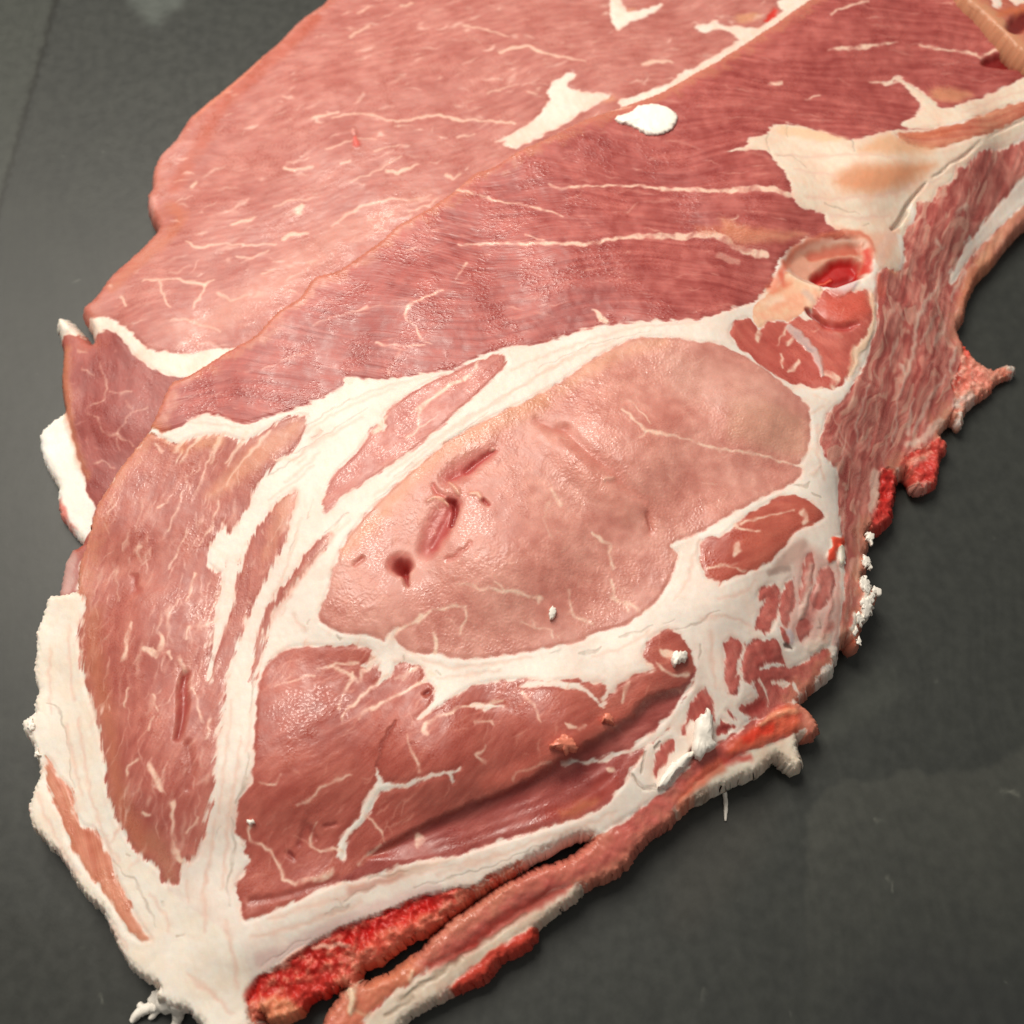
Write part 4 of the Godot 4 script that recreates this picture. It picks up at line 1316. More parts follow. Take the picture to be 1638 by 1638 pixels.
	s.pen([759,-371,741,-311,715,-233], [0.25,0.19,0.19], c(240,204,184), 0.4, 0.3, 0.02)
	s.pen([1047,-674,987,-582], [0.31,0.25], c(240,204,184), 0.4, 0.3, 0.02)
	s.pen([956,-738,939,-694], [0.31,0.19], c(240,204,184), 0.4, 0.3, 0.02)
	s.pen([1101,-851,1039,-762], [0.25,0.19], c(240,204,184), 0.4, 0.3, 0.02)
	s.pen([993,-658,961,-601], [0.19,0.19], c(240,204,184), 0.4, 0.3, 0.02)
	s.ink([755,-825,792,-839,866,-848,963,-885,999,-885,951,-840,879,-789,817,-771,759,-777,732,-801], c(216,136,94), 0.75, 2.2, 0)
	s.ink([800,-884,830,-907,881,-940,928,-933,1004,-924,973,-908,870,-874,818,-874], c(228,168,128), 0.75, 1.8, 0)
	s.ink([899,-951,961,-945,1035,-955,1068,-981,1009,-972], c(200,98,68), 0.5, 1.0, 0)
	s.ink([626,-965,707,-958,788,-919,744,-914,688,-925,622,-935], c(240,190,150), 0.6, 1.0, 0)
	s.ink([1009,-1065,1068,-1055,1124,-1095,1064,-1110,1017,-1108], c(225,165,120), 0.6, 1.5, 0)
	s.ink([462,-688,544,-649,676,-663,615,-635,514,-616,473,-633], c(226,160,125), 0.6, 1.2, 0)
	s.ink([406,-666,502,-660,602,-655,501,-636,405,-647], c(214,130,100), 0.5, 1.0, 0)
	s.ink([715,-687,824,-673,893,-716,867,-642,820,-569,805,-618], c(228,165,140), 0.6, 1.2, 0)
	s.pen([1154,-707,1089,-640,1061,-554], [1.62,1.75,1.25], c(205,125,90), 0.6, 1.2, 0)
	s.pen([1248,-877,1177,-780,1111,-691], [1.88,1.25,1], c(222,165,130), 0.5, 1.2, 0)
	s.pen([832,-636,848,-588], [1.62,1.88], c(228,150,115), 0.7, 1.2, 0)
	s.pen([808,-522,804,-566], [1.88,0.88], c(190,85,70), 0.6, 1.2, 0)
	s.ink([607,-589,630,-614,668,-637,723,-655,775,-654,797,-637,795,-595,785,-558,759,-542,732,-530,702,-528,674,-536,647,-544,621,-563], c(206,146,124), 1, 1.5, -1.7)
	s.ink([658,-617,716,-638,780,-643,783,-616,727,-613,670,-601], c(188,95,75), 0.9, 0.8, -0.5)
	s.ink([666,-556,693,-577,723,-603,769,-602,782,-573,768,-548,734,-534,710,-521,680,-533], c(176,14,12), 1, 1.1, -2.2)
	s.pen([719,-549,754,-560], [0.88,0.75], c(140,8,8), 0.7, 0.8, -0.4)
	s.pen([690,-551,714,-560], [0.31,0.25], c(230,120,90), 0.8, 0.3, 0.3)
	s.pen([785,-643,789,-601,775,-564], [0.25,0.44,0.25], c(222,140,118), 0.6, 0.5, 0.2)
	s.pen([798,-617,787,-564], [0.88,0.75], c(205,50,40), 0.8, 0.6, 0)
	s.pen([606,-583,596,-552], [0.62,0.75], c(222,90,65), 0.7, 0.7, 0)
	s.ink([687,-519,705,-536,733,-528,769,-539,745,-507,713,-490], c(222,196,196), 0.95, 0.3, 0.4)
	s.ink([567,95,601,86,649,109,657,183,643,243,595,270,542,265,528,226,556,157], c(196,132,122), 0.5, 1.4, 0)
	s.pen([595,123,584,172,571,221], [0.5,0.62,0.5], c(236,204,190), 0.6, 0.5, 0.2)
	s.pen([611,158,595,207,608,235], [0.38,0.5,0.38], c(232,196,184), 0.6, 0.5, 0.2)
	s.pen([639,149,632,205,619,251], [0.31,0.38,0.38], c(206,140,130), 0.7, 0.6, 0.2)
	s.pen([602,189,581,237], [1.25,1], c(170,78,72), 0.5, 0.9, -0.4)
	s.pen([620,256,635,233], [0.75,0.5], c(178,92,82), 0.6, 0.7, 0)
	s.pen([657,108,653,184,644,265], [0.5,0.5,0.5], c(206,142,132), 0.6, 0.6, 0)
	s.ink([587,-529,618,-553,663,-529,620,-506,563,-490,539,-466,558,-510], c(236,184,152), 0.6, 1.2, 0)
	s.pen([571,-504,611,-530], [0.62,0.75], c(222,130,98), 0.6, 0.8, 0)
	s.pen([554,-476,591,-493], [0.88,0.88], c(244,210,186), 0.7, 0.8, 0)
	s.pen([648,-506,659,-486], [0.88,0.75], c(200,172,160), 0.7, 0.8, 0)
	s.pen([618,-553,650,-534,676,-520], [0.5,0.44,0.38], c(246,214,190), 0.7, 0.5, 0.2)
	s.pen([784,-503,792,-456], [1,0.62], c(232,170,146), 0.5, 0.7, 0)
	s.ink([558,-518,590,-560,603,-545,576,-504], c(228,120,90), 0.7, 0.9, 0)
	s.ink([674,-504,784,-506,783,-454,713,-423,676,-449], c(206,88,70), 0.7, 1.5, 0.3)
	s.ink([642,-471,657,-467,669,-447,687,-425,665,-439,647,-454], c(140,50,45), 0.9, 0.4, -1.2)
	s.ink([668,-434,706,-423,753,-427,725,-411,679,-417], c(172,50,48), 0.7, 0.8, -0.8)
	s.pen([603,-424,630,-387,654,-352,659,-299], [0.88,1.12,0.88,0.38], c(208,180,175), 0.9, 0.35, 0.2)
	s.pen([618,-404,647,-362], [0.38,0.31], c(160,140,145), 0.5, 0.3, 0)
	s.pen([791,-504,786,-432,767,-390,744,-367,737,-341,722,-305], [0.38,0.5,0.62,1.12,0.88,0.5], c(238,196,165), 0.8, 0.5, 0.2)
	s.ink([644,63,678,51,680,61,655,84,651,105,635,113,629,102,646,81], c(232,72,48), 0.95, 0.3, 0.5)
	s.pen([668,79,669,92,665,106], [0.75,0.88,0.62], c(250,238,220), 1, 0.15, 1.0)
	s.pen([1042,-479,1047,-424,1027,-359], [0.62,0.5,0.75], c(214,58,40), 0.85, 0.7, 0)
	s.pen([1076,-381], [1.38], c(224,110,90), 0.7, 0.8, 0)
	s.pen([1035,-451,1036,-390], [0.38,0.38], c(236,180,155), 0.6, 0.6, 0)
	s.ink([846,-154,864,-177,903,-190,951,-221,960,-215,943,-189,929,-133,909,-114,884,-113,877,-143,861,-150], c(204,54,48), 0.75, 0.8, 0)
	s.pen([880,-158,908,-178], [0.62,0.5], c(236,176,164), 0.7, 0.6, 0)
	s.pen([918,-148,900,-124], [0.62,0.5], c(178,30,28), 0.6, 0.6, 0)
	s.pen([943,-217,962,-223], [0.5,0.31], c(214,70,60), 0.8, 0.4, 0)
	s.pen([884,-113,926,-117], [0.31,0.25], c(236,200,190), 0.6, 0.4, 0)
	s.ink([797,-127,832,-137,814,-39,774,-7,755,-6,787,-50], c(196,36,32), 0.85, 0.6, 0)
	s.pen([790,-29,767,-5], [0.62,0.5], c(214,80,70), 0.7, 0.5, 0)
	s.pen([837,-141,852,-134], [0.31,0.38], c(240,210,200), 0.8, 0.4, 0)
	s.ink([1029,-445,1066,-434,1108,-410,1093,-370,1050,-341,1007,-320,993,-333,1028,-389], c(232,160,142), 0.6, 1.0, 0)
	s.pen([994,-304,1015,-321,1043,-337], [0.62,0.62,0.5], c(234,208,196), 0.85, 0.5, 0)
	s.pen([1010,-273,1006,-290], [0.5,0.5], c(228,216,208), 0.9, 0.4, 0)
	s.pen([1106,-396,1131,-411], [0.75,0.5], c(226,150,130), 0.7, 0.4, 0)
	s.pen([1150,-416], [0.88], c(200,196,190), 0.9, 0.4, 0)
	s.pen([862,-156,893,-174,924,-191], [0.5,0.62,0.5], c(230,160,135), 0.6, 0.5, 0)
	s.pen([802,-128,792,-66], [0.62,0.5], c(190,30,24), 0.8, 0.7, 0)
	s.pen([752,15,733,96,722,158,708,220], [0.38,0.5,0.75,0.5], c(246,236,224), 0.95, 0.3, 0.5)
	s.pen([741,171,711,220,696,247], [0.5,0.44,0.38], c(206,84,56), 0.9, 0.4, 0)
	s.pen([693,205,683,231], [0.56,0.62], c(248,236,222), 0.95, 0.3, 0.5)
	s.pen([631,323,593,351,569,370], [0.38,0.38,0.38], c(240,214,195), 0.9, 0.4, 0.2)
	s.pen([595,276,622,256], [1.25,1.12], c(236,208,190), 0.6, 0.8, 0.3)
	s.pen([602,241,621,217,635,193], [1.25,1,0.62], c(205,150,140), 0.7, 1.0, 0)
	s.pen([581,82,553,109,518,139], [1.25,1.38,0.88], c(196,160,148), 0.8, 0.8, 0)
	s.pen([507,145,548,134], [0.62,0.75], c(178,150,140), 0.8, 0.4, 0)
	s.pen([543,254,548,270], [0.5,0.5], c(200,185,190), 0.8, 0.3, 0)
	s.pen([537,281,551,282], [0.5,0.25], c(90,70,65), 0.8, 0.3, -0.4)
	s.pen([-214,142,-208,141], [1.38,1], c(150,48,44), 0.9, 0.9, -2.6)
	s.pen([-210,145,-205,167,-202,181], [0.75,0.44,0.12], c(140,42,40), 0.9, 0.4, -1.2)
	s.pen([-218,137], [2.12], c(196,84,78), 0.6, 1.0, -0.6)
	s.pen([-165,108,-151,73,-137,41,-122,17], [1.38,2.25,2.25,1.62], c(190,90,86), 0.75, 1.6, -0.9)
	s.pen([-153,101,-136,72,-122,44,-115,20], [0.75,1.12,1.12,0.88], c(180,76,74), 0.8, 0.7, -0.5)
	s.pen([-119,61,-111,30,-114,12,-129,5], [0.31,0.5,0.38,0.25], c(150,48,46), 0.9, 0.4, -1.4)
	s.pen([-129,-43,-102,-61,-68,-83,-37,-105], [1.25,1.88,1.5,0.5], c(196,100,94), 0.7, 1.6, -0.7)
	s.pen([-121,-42,-97,-58,-64,-80,-39,-99], [0.5,0.88,0.62,0.25], c(180,76,74), 0.7, 0.8, -0.4)
	s.pen([-93,-58,-68,-82,-39,-102], [0.5,0.5,0.31], c(170,62,60), 0.6, 0.5, -0.5)
	s.pen([-159,-29,-148,-8,-136,-4], [0.25,0.5,0.31], c(196,92,84), 0.7, 0.6, -0.5)
	s.pen([-56,12,-48,20], [0.38,0.31], c(160,60,56), 0.85, 0.4, -0.8)
	s.pen([-125,134,-108,128,-81,103], [0.44,0.31,0.25], c(190,90,78), 0.6, 0.6, -0.25)
	s.pen([-306,137,-292,125], [0.38,0.44], c(186,88,74), 0.6, 0.5, -0.4)
	s.pen([-126,-31,-111,-16,-106,-4], [0.25,0.31,0.25], c(232,180,155), 0.7, 0.4, 0.5)
	s.pen([-83,-3,-67,-3,-61,8], [0.25,0.31,0.25], c(238,190,165), 0.8, 0.3, 0.4)
	s.pen([-168,7,-148,-4,-132,5,-127,16], [0.19,0.25,0.31,0.19], c(236,186,160), 0.8, 0.3, 0.4)
	s.pen([-39,-105], [0.38], c(232,190,170), 0.8, 0.3, 0.3)
	s.pen([52,-170,84,-150,109,-150], [0.62,0.88,0.75], c(190,105,92), 0.5, 1.2, -0.4)
	s.pen([103,-150,155,-88,205,-51,225,-22,262,6,272,41,274,68], [0.75,1.12,1,0.88,0.75,0.62,0.38], c(196,112,98), 0.45, 1.5, -0.55)
	s.pen([65,-130,126,-70,175,-16,224,31], [1.88,2.25,1.88,1.88], c(222,150,130), 0.2, 2.0, 0.6)
	s.pen([269,27,276,61], [0.25,0.25], c(150,76,64), 0.6, 0.5, -0.5)
	s.pen([183,-28,198,-38], [0.38,0.38], c(232,186,168), 0.7, 0.6, 0.3)
	s.ink([452,-216,532,-221,615,-196,607,-101,525,-111,435,-134], c(208,158,136), 0.6, 2.0, 0)
	s.ink([317,-335,475,-311,576,-232,463,-187,337,-218], c(210,160,146), 0.5, 3.0, 0)
	s.pen([53,-218,-75,-145,-175,-72,-272,41,-330,108], [2.5,2.12,1.88,1.75,1.38], c(222,158,120), 0.55, 2.0, 0)
	s.pen([105,-247,212,-323,318,-357], [1.62,1.62,1.25], c(226,165,130), 0.5, 2.0, 0)
	s.pen([-358,643,-375,622,-388,654], [0.31,0.5,0.25], c(120,40,36), 0.5, 0.7, -0.4)
	s.pen([-408,670,-396,678], [0.38,0.25], c(110,36,34), 0.6, 0.5, -0.5)
	s.pen([-163,390,-156,386], [0.31,0.38], c(120,40,36), 0.8, 0.4, -0.6)
	s.pen([-342,624,-322,619], [0.25,0.19], c(130,45,40), 0.6, 0.4, -0.4)
	s.pen([-217,443,-239,482,-247,521], [0.25,0.25,0.19], c(130,56,50), 0.5, 0.4, -0.3)
	s.pen([313,379,256,395,227,427,190,453,150,477,96,507,34,544,-46,577,-124,607,-194,637], [0.31,0.44,0.44,0.44,0.44,0.44,0.44,0.38,0.25,0.12], c(118,46,44), 0.45, 0.6, -0.2)
	s.ink([340,366,313,381,256,397,228,430,190,455,150,479,96,509,34,546,-46,579,-124,609,-194,638,-262,672,-261,673,-186,651,-116,627,-39,599,45,569,109,535,163,502,201,473,236,444,265,411,314,387,340,367], c(150,66,62), 0, 0.8, -0.36)
	s.ink([340,366,313,381,256,397,228,430,190,455,150,479,96,509,34,546,-46,579,-124,609,-194,638,-262,672,-261,673,-182,661,-110,641,-33,614,53,585,120,554,173,520,209,486,242,454,270,421,314,392,340,368], c(150,66,62), 0, 0.8, -0.36)
	s.ink([340,366,313,381,256,397,228,430,190,455,150,479,96,509,34,546,-46,579,-124,609,-194,638,-262,672,-259,674,-176,670,-103,655,-28,631,61,605,130,575,183,540,218,501,248,466,277,432,316,397,340,369], c(150,66,62), 0, 0.8, -0.36)
	s.ink([340,366,313,381,256,397,228,430,190,455,150,479,96,509,34,546,-46,579,-124,609,-194,638,-262,672,-259,674,-170,681,-96,670,-22,648,70,623,141,598,193,561,226,515,255,478,283,444,316,402,340,370], c(150,66,62), 0, 0.8, -0.36)
	s.pen([248,385,213,419,165,450,93,489,36,521,-45,554], [1.38,1.12,1.25,1.5,1.38,1.25], c(204,104,88), 0.5, 1.2, 0.35)
	s.pen([182,547,135,580,71,597], [1.88,1.62,1], c(176,66,54), 0.5, 1.2, 0)
	s.pen([152,577,94,596], [0.88,0.62], c(214,130,92), 0.6, 0.9, 0)
	s.pen([100,543,165,509], [0.88,0.62], c(130,46,46), 0.5, 1.2, -0.6)
	s.pen([-250,690,-159,664,-68,647,47,619], [0.5,0.62,0.5,0.38], c(150,70,62), 0.5, 1.0, 0)
	s.pen([-470,750,-425,745,-381,735,-316,713], [0.38,0.38,0.5,0.5], c(130,56,50), 0.55, 0.7, -0.4)
	s.pen([-626,343,-627,370,-622,402,-620,432,-623,468], [0.5,0.88,0.88,0.62,0.38], c(158,62,56), 0.8, 0.7, -0.9)
	s.pen([-602,479,-591,525,-594,559], [0.38,0.62,0.5], c(150,64,56), 0.5, 1.0, -0.4)
	s.pen([-758,141,-748,169], [0.62,0.75], c(160,66,60), 0.5, 0.9, -0.3)
	s.pen([-833,209,-820,298,-789,385,-761,458,-744,529,-718,596,-677,652], [1.5,2.12,1.62,1.25,1.38,1.75,1.88], c(186,112,84), 0.65, 1.8, 0)
	s.pen([-614,-34,-539,-97,-477,-149,-446,-176], [1.25,2.5,2.12,1.38], c(216,150,120), 0.7, 1.6, 0)
	s.pen([-461,-11,-474,56,-490,108], [1.62,1.5,1.12], c(214,150,122), 0.55, 1.4, 0)
	s.pen([-649,-144,-609,-148], [1.5,1.25], c(218,150,112), 0.6, 1.2, 0)
	s.pen([-745,-175,-675,-131], [1.62,1], c(206,120,78), 0.5, 1.2, 0)
	s.pen([-595,34,-553,-17], [1,1.12], c(180,110,104), 0.5, 1.2, 0)
	s.pen([-658,642,-632,685,-619,712], [1.62,1.5,0.88], c(178,116,92), 0.6, 1.4, 0)
	s.sheet([-492,355,-492,386,-490,423], [0.12,0.19,0.12], c(158,140,126), 0.42, 0.16, -0.06)
	s.sheet([-484,499,-486,538,-491,562,-502,586], [0.12,0.19,0.19,0.19], c(158,140,126), 0.42, 0.16, -0.06)
	s.sheet([-483,544,-491,576,-500,600], [0.19,0.19,0.19], c(158,140,126), 0.42, 0.16, -0.06)
	s.sheet([-509,613,-506,644,-507,670,-510,707,-513,734,-506,755,-504,763], [0.12,0.19,0.25,0.25,0.19,0.19,0.12], c(158,140,126), 0.42, 0.16, -0.06)
	s.sheet([-490,649,-484,662,-493,654], [0.19,0.19,0.12], c(158,140,126), 0.42, 0.16, -0.06)
	s.sheet([-532,625,-538,649], [0.06,0.06], c(158,140,126), 0.42, 0.16, -0.06)
	s.sheet([-905,386,-885,393,-872,417,-853,464,-841,511,-829,549], [0.12,0.19,0.25,0.12,0.12,0.12], c(158,140,126), 0.42, 0.16, -0.06)
	s.sheet([-739,674,-716,699,-691,714,-675,738,-661,759,-641,791], [0.12,0.12,0.19,0.19,0.25,0.12], c(158,140,126), 0.42, 0.16, -0.06)
	s.sheet([-600,807,-590,807], [0.25,0.19], c(158,140,126), 0.42, 0.16, -0.06)
	s.sheet([-713,670,-705,672], [0.19,0.25], c(158,140,126), 0.42, 0.16, -0.06)
	s.sheet([-635,749,-629,757], [0.19,0.19], c(158,140,126), 0.42, 0.16, -0.06)
	s.sheet([-452,-162,-414,-183,-377,-212,-339,-232], [0.06,0.12,0.19,0.12], c(158,140,126), 0.42, 0.16, -0.06)
	s.sheet([-500,-108,-436,-120,-374,-161,-298,-215], [0.12,0.12,0.12,0.06], c(158,140,126), 0.42, 0.16, -0.06)
	s.sheet([-510,-62,-448,-99,-423,-126], [0.12,0.12,0.06], c(158,140,126), 0.42, 0.16, -0.06)
	s.sheet([-412,-147,-393,-161], [0.31,0.25], c(158,140,126), 0.42, 0.16, -0.06)
	s.sheet([-402,-6,-411,35,-405,29], [0.06,0.12,0.06], c(158,140,126), 0.42, 0.16, -0.06)
	s.sheet([-443,113,-442,100,-428,61], [0.06,0.19,0.06], c(158,140,126), 0.42, 0.16, -0.06)
	s.sheet([-323,26,-341,40,-370,69], [0.19,0.19,0.19], c(158,140,126), 0.42, 0.16, -0.06)
	s.sheet([-274,0,-225,-40,-151,-105,-50,-188], [0.06,0.12,0.12,0.06], c(158,140,126), 0.42, 0.16, -0.06)
	s.sheet([-238,-48,-201,-81], [0.12,0.12], c(158,140,126), 0.42, 0.16, -0.06)
	s.sheet([54,-293,173,-355,293,-381], [0.06,0.12,0.06], c(158,140,126), 0.42, 0.16, -0.06)
	s.sheet([73,311,91,307,103,299], [0.12,0.19,0.12], c(158,140,126), 0.42, 0.16, -0.06)
	s.sheet([132,310,156,307,171,299], [0.25,0.38,0.19], c(158,140,126), 0.42, 0.16, -0.06)
	s.sheet([204,281,228,275,271,260], [0.25,0.31,0.19], c(158,140,126), 0.42, 0.16, -0.06)
	s.sheet([313,262,349,256,398,227], [0.12,0.19,0.12], c(158,140,126), 0.42, 0.16, -0.06)
	s.sheet([-334,278,-327,285], [0.19,0.25], c(158,140,126), 0.42, 0.16, -0.06)
	s.sheet([-203,319,-202,329], [0.19,0.12], c(158,140,126), 0.42, 0.16, -0.06)
	s.sheet([-143,344,-136,351], [0.19,0.19], c(158,140,126), 0.42, 0.16, -0.06)
	s.sheet([-395,254,-389,243], [0.12,0.12], c(158,140,126), 0.42, 0.16, -0.06)
	s.sheet([-421,848,-389,823,-356,812], [0.12,0.19,0.12], c(158,140,126), 0.42, 0.16, -0.06)
	s.sheet([-443,858,-405,835], [0.19,0.12], c(158,140,126), 0.42, 0.16, -0.06)
	s.sheet([-260,712,-221,706,-192,699], [0.25,0.25,0.12], c(158,140,126), 0.42, 0.16, -0.06)
	s.sheet([-303,750,-276,738,-249,727], [0.19,0.38,0.19], c(158,140,126), 0.42, 0.16, -0.06)
	s.sheet([-334,776,-308,765,-292,758], [0.25,0.5,0.25], c(158,140,126), 0.42, 0.16, -0.06)
	s.sheet([-180,728,-112,712,-22,684,59,651], [0.12,0.19,0.12,0.12], c(158,140,126), 0.42, 0.16, -0.06)
	s.sheet([-314,748,-304,759], [0.19,0.12], c(158,140,126), 0.42, 0.16, -0.06)
	s.sheet([289,256,314,244], [0.12,0.12], c(158,140,126), 0.42, 0.16, -0.06)
	s.sheet([359,290,362,307,360,318], [0.19,0.31,0.12], c(158,140,126), 0.42, 0.16, -0.06)
	s.sheet([572,-42,598,-40,608,-50], [0.25,0.5,0.25], c(158,140,126), 0.42, 0.16, -0.06)
	s.sheet([610,-24,627,-21], [0.31,0.38], c(158,140,126), 0.42, 0.16, -0.06)
	s.sheet([615,-866,648,-867,678,-839], [0.19,0.19,0.12], c(158,140,126), 0.42, 0.16, -0.06)
	s.sheet([597,-938,592,-890,599,-864], [0.12,0.19,0.19], c(158,140,126), 0.42, 0.16, -0.06)
	s.sheet([792,-919,792,-884], [0.19,0.31], c(158,140,126), 0.42, 0.16, -0.06)
	s.sheet([713,-744,749,-732,793,-724], [0.19,0.19,0.12], c(158,140,126), 0.42, 0.16, -0.06)
	s.sheet([797,-692,813,-705], [0.19,0.19], c(158,140,126), 0.42, 0.16, -0.06)
	s.sheet([646,-975,644,-927], [0.12,0.12], c(158,140,126), 0.42, 0.16, -0.06)
	s.sheet([1320,-1054,1237,-1030,1174,-998,1133,-963], [0.19,0.31,0.12,0.06], c(158,140,126), 0.5, 0.16, -0.5)
	s.sheet([1112,-948,1067,-905,1032,-886,1011,-867,984,-849], [0.12,0.31,0.12,0.25,0.06], c(158,140,126), 0.5, 0.16, -0.6)
	s.sheet([970,-834,925,-781,908,-751,890,-721,870,-701], [0.12,0.31,0.62,0.56,0.25], c(158,140,126), 0.5, 0.16, -1.0)
	s.sheet([607,-871,696,-871,796,-871,884,-869], [0.25,0.38,0.31,0.19], c(228,186,170), 0.6, 0.5, -0.03)
	s.sheet([647,-828,706,-826,747,-809], [0.19,0.31,0.25], c(228,186,170), 0.6, 0.5, -0.03)
	s.sheet([668,-752,758,-758,863,-775,950,-833], [0.25,0.38,0.31,0.19], c(228,186,170), 0.6, 0.5, -0.03)
	s.sheet([725,-714,799,-713,862,-731], [0.31,0.5,0.31], c(228,186,170), 0.6, 0.5, -0.03)
	s.sheet([1076,-1022,1168,-1078,1247,-1105], [0.25,0.31,0.25], c(228,186,170), 0.6, 0.5, -0.03)
	s.sheet([1032,-891,1112,-932,1241,-1006], [0.25,0.31,0.25], c(228,186,170), 0.6, 0.5, -0.03)
	s.sheet([947,-801,1000,-850,1048,-879], [0.25,0.25,0.19], c(228,186,170), 0.6, 0.5, -0.03)
	s.sheet([226,529,247,552,269,547], [0.19,0.19,0.19], c(158,140,126), 0.6, 0.16, -0.5)
	s.sheet([270,477,282,471], [0.31,0.25], c(158,140,126), 0.5, 0.16, -0.3)
	s.sheet([253,489,245,523], [0.25,0.31], c(158,140,126), 0.4, 0.16, -0.2)
	s.pen([1161,-1190,1199,-1194,1260,-1196,1338,-1203], [0.62,1.88,2.5,2.5], c(120,14,16), 0.9, 0.8, -1.5)
	s.sheet([-448,-99,-411,-130,-361,-160,-310,-190], [0.38,0.5,0.44,0.25], c(228,186,170), 0.6, 0.5, -0.03)
	s.sheet([-464,-52,-433,-75,-396,-112], [0.25,0.31,0.19], c(228,186,170), 0.6, 0.5, -0.03)
	s.sheet([-412,-147,-397,-161], [0.75,0.5], c(228,186,170), 0.6, 0.5, -0.03)
	s.sheet([-436,-89,-427,-103], [0.38,0.31], c(228,186,170), 0.6, 0.5, -0.03)
	s.sheet([-494,-13,-444,-51,-408,-84], [0.19,0.25,0.19], c(228,186,170), 0.6, 0.5, -0.03)
	s.sheet([-426,-162,-376,-197,-312,-231,-247,-252], [0.25,0.31,0.25,0.19], c(228,186,170), 0.6, 0.5, -0.03)
	s.sheet([-339,-232,-260,-259,-168,-274], [0.19,0.25,0.19], c(228,186,170), 0.6, 0.5, -0.03)
	s.sheet([-251,-55,-177,-114,-76,-188,27,-255], [0.19,0.25,0.25,0.19], c(228,186,170), 0.6, 0.5, -0.03)
	s.sheet([-275,-14,-213,-60,-126,-125], [0.25,0.25,0.19], c(228,186,170), 0.6, 0.5, -0.03)
	s.sheet([-214,-67,-126,-146,-25,-217,80,-294,160,-347], [0.19,0.31,0.31,0.25,0.19], c(228,186,170), 0.6, 0.5, -0.03)
	s.sheet([1,-293,80,-331,160,-363,240,-386], [0.25,0.31,0.25,0.19], c(228,186,170), 0.6, 0.5, -0.03)
	s.sheet([53,-278,146,-331,220,-361], [0.19,0.25,0.19], c(228,186,170), 0.6, 0.5, -0.03)
	s.sheet([241,-391,320,-396,400,-404], [0.19,0.25,0.19], c(228,186,170), 0.6, 0.5, -0.03)
	s.sheet([-346,53,-368,93,-397,131,-425,179,-448,232], [0.25,0.38,0.31,0.25,0.19], c(228,186,170), 0.6, 0.5, -0.03)
	s.sheet([-322,40,-345,67], [0.19,0.25], c(228,186,170), 0.6, 0.5, -0.03)
	s.sheet([-424,34,-432,88,-451,151,-475,212,-490,261], [0.19,0.25,0.25,0.25,0.19], c(228,186,170), 0.6, 0.5, -0.03)
	s.sheet([-423,228,-409,253,-395,266], [0.25,0.31,0.19], c(228,186,170), 0.6, 0.5, -0.03)
	s.sheet([-487,399,-487,447,-487,493], [0.25,0.31,0.25], c(228,186,170), 0.6, 0.5, -0.03)
	s.sheet([-529,397,-528,469,-529,537,-534,602], [0.19,0.25,0.25,0.25], c(228,186,170), 0.6, 0.5, -0.03)
	s.sheet([-503,470,-505,538,-514,602,-520,665,-522,729], [0.19,0.31,0.38,0.31,0.25], c(228,186,170), 0.6, 0.5, -0.03)
	s.sheet([-540,612,-547,665,-554,718], [0.19,0.31,0.25], c(228,186,170), 0.6, 0.5, -0.03)
	s.sheet([-554,707,-555,760,-545,802], [0.19,0.38,0.31], c(228,186,170), 0.6, 0.5, -0.03)
	s.sheet([-589,717,-586,749], [0.19,0.25], c(228,186,170), 0.6, 0.5, -0.03)
	s.sheet([-882,232,-870,307,-852,381], [0.19,0.31,0.25], c(228,186,170), 0.6, 0.5, -0.03)
	s.sheet([-914,281,-908,343,-891,405], [0.19,0.25,0.19], c(228,186,170), 0.6, 0.5, -0.03)
	s.sheet([-838,418,-816,489,-793,559,-761,627,-724,683], [0.25,0.31,0.25,0.25,0.19], c(228,186,170), 0.6, 0.5, -0.03)
	s.sheet([-861,429,-836,500,-812,559], [0.25,0.31,0.25], c(228,186,170), 0.6, 0.5, -0.03)
	s.sheet([-897,558,-871,604,-840,649,-797,704], [0.25,0.31,0.25,0.19], c(228,186,170), 0.6, 0.5, -0.03)
	s.sheet([-761,748,-720,791,-687,832], [0.25,0.31,0.25], c(228,186,170), 0.6, 0.5, -0.03)
	s.sheet([-658,738,-629,770,-617,801], [0.19,0.25,0.19], c(228,186,170), 0.6, 0.5, -0.03)
	s.sheet([-213,299,-165,323,-105,338,-34,331,37,317], [0.19,0.31,0.31,0.25,0.19], c(228,186,170), 0.6, 0.5, -0.03)
	s.sheet([-140,360,-93,353,-22,343], [0.19,0.25,0.19], c(228,186,170), 0.6, 0.5, -0.03)
	s.sheet([156,317,215,300,264,269], [0.19,0.25,0.25], c(228,186,170), 0.6, 0.5, -0.03)
	s.sheet([315,208,341,171,356,120,371,84], [0.19,0.31,0.25,0.19], c(228,186,170), 0.6, 0.5, -0.03)
	s.sheet([399,209,451,187,478,166], [0.25,0.25,0.19], c(228,186,170), 0.6, 0.5, -0.03)
	s.sheet([362,245,411,238,462,249], [0.19,0.31,0.19], c(228,186,170), 0.6, 0.5, -0.03)
	s.sheet([386,266,383,323,390,368], [0.25,0.38,0.25], c(228,186,170), 0.6, 0.5, -0.03)
	s.sheet([642,-185,631,-123,640,-65], [0.25,0.31,0.25], c(228,186,170), 0.6, 0.5, -0.03)
	s.sheet([630,-212,653,-226], [0.25,0.25], c(228,186,170), 0.6, 0.5, -0.03)
	s.sheet([-434,782,-357,759,-292,741,-204,711,-113,692,-22,669], [0.25,0.38,0.31,0.31,0.25,0.19], c(228,186,170), 0.6, 0.5, -0.03)
	s.sheet([-465,813,-411,802,-334,776,-270,754], [0.25,0.38,0.31,0.25], c(228,186,170), 0.6, 0.5, -0.03)
	s.sheet([-135,707,-45,679,47,646,140,615,193,595], [0.19,0.31,0.31,0.25,0.19], c(228,186,170), 0.6, 0.5, -0.03)
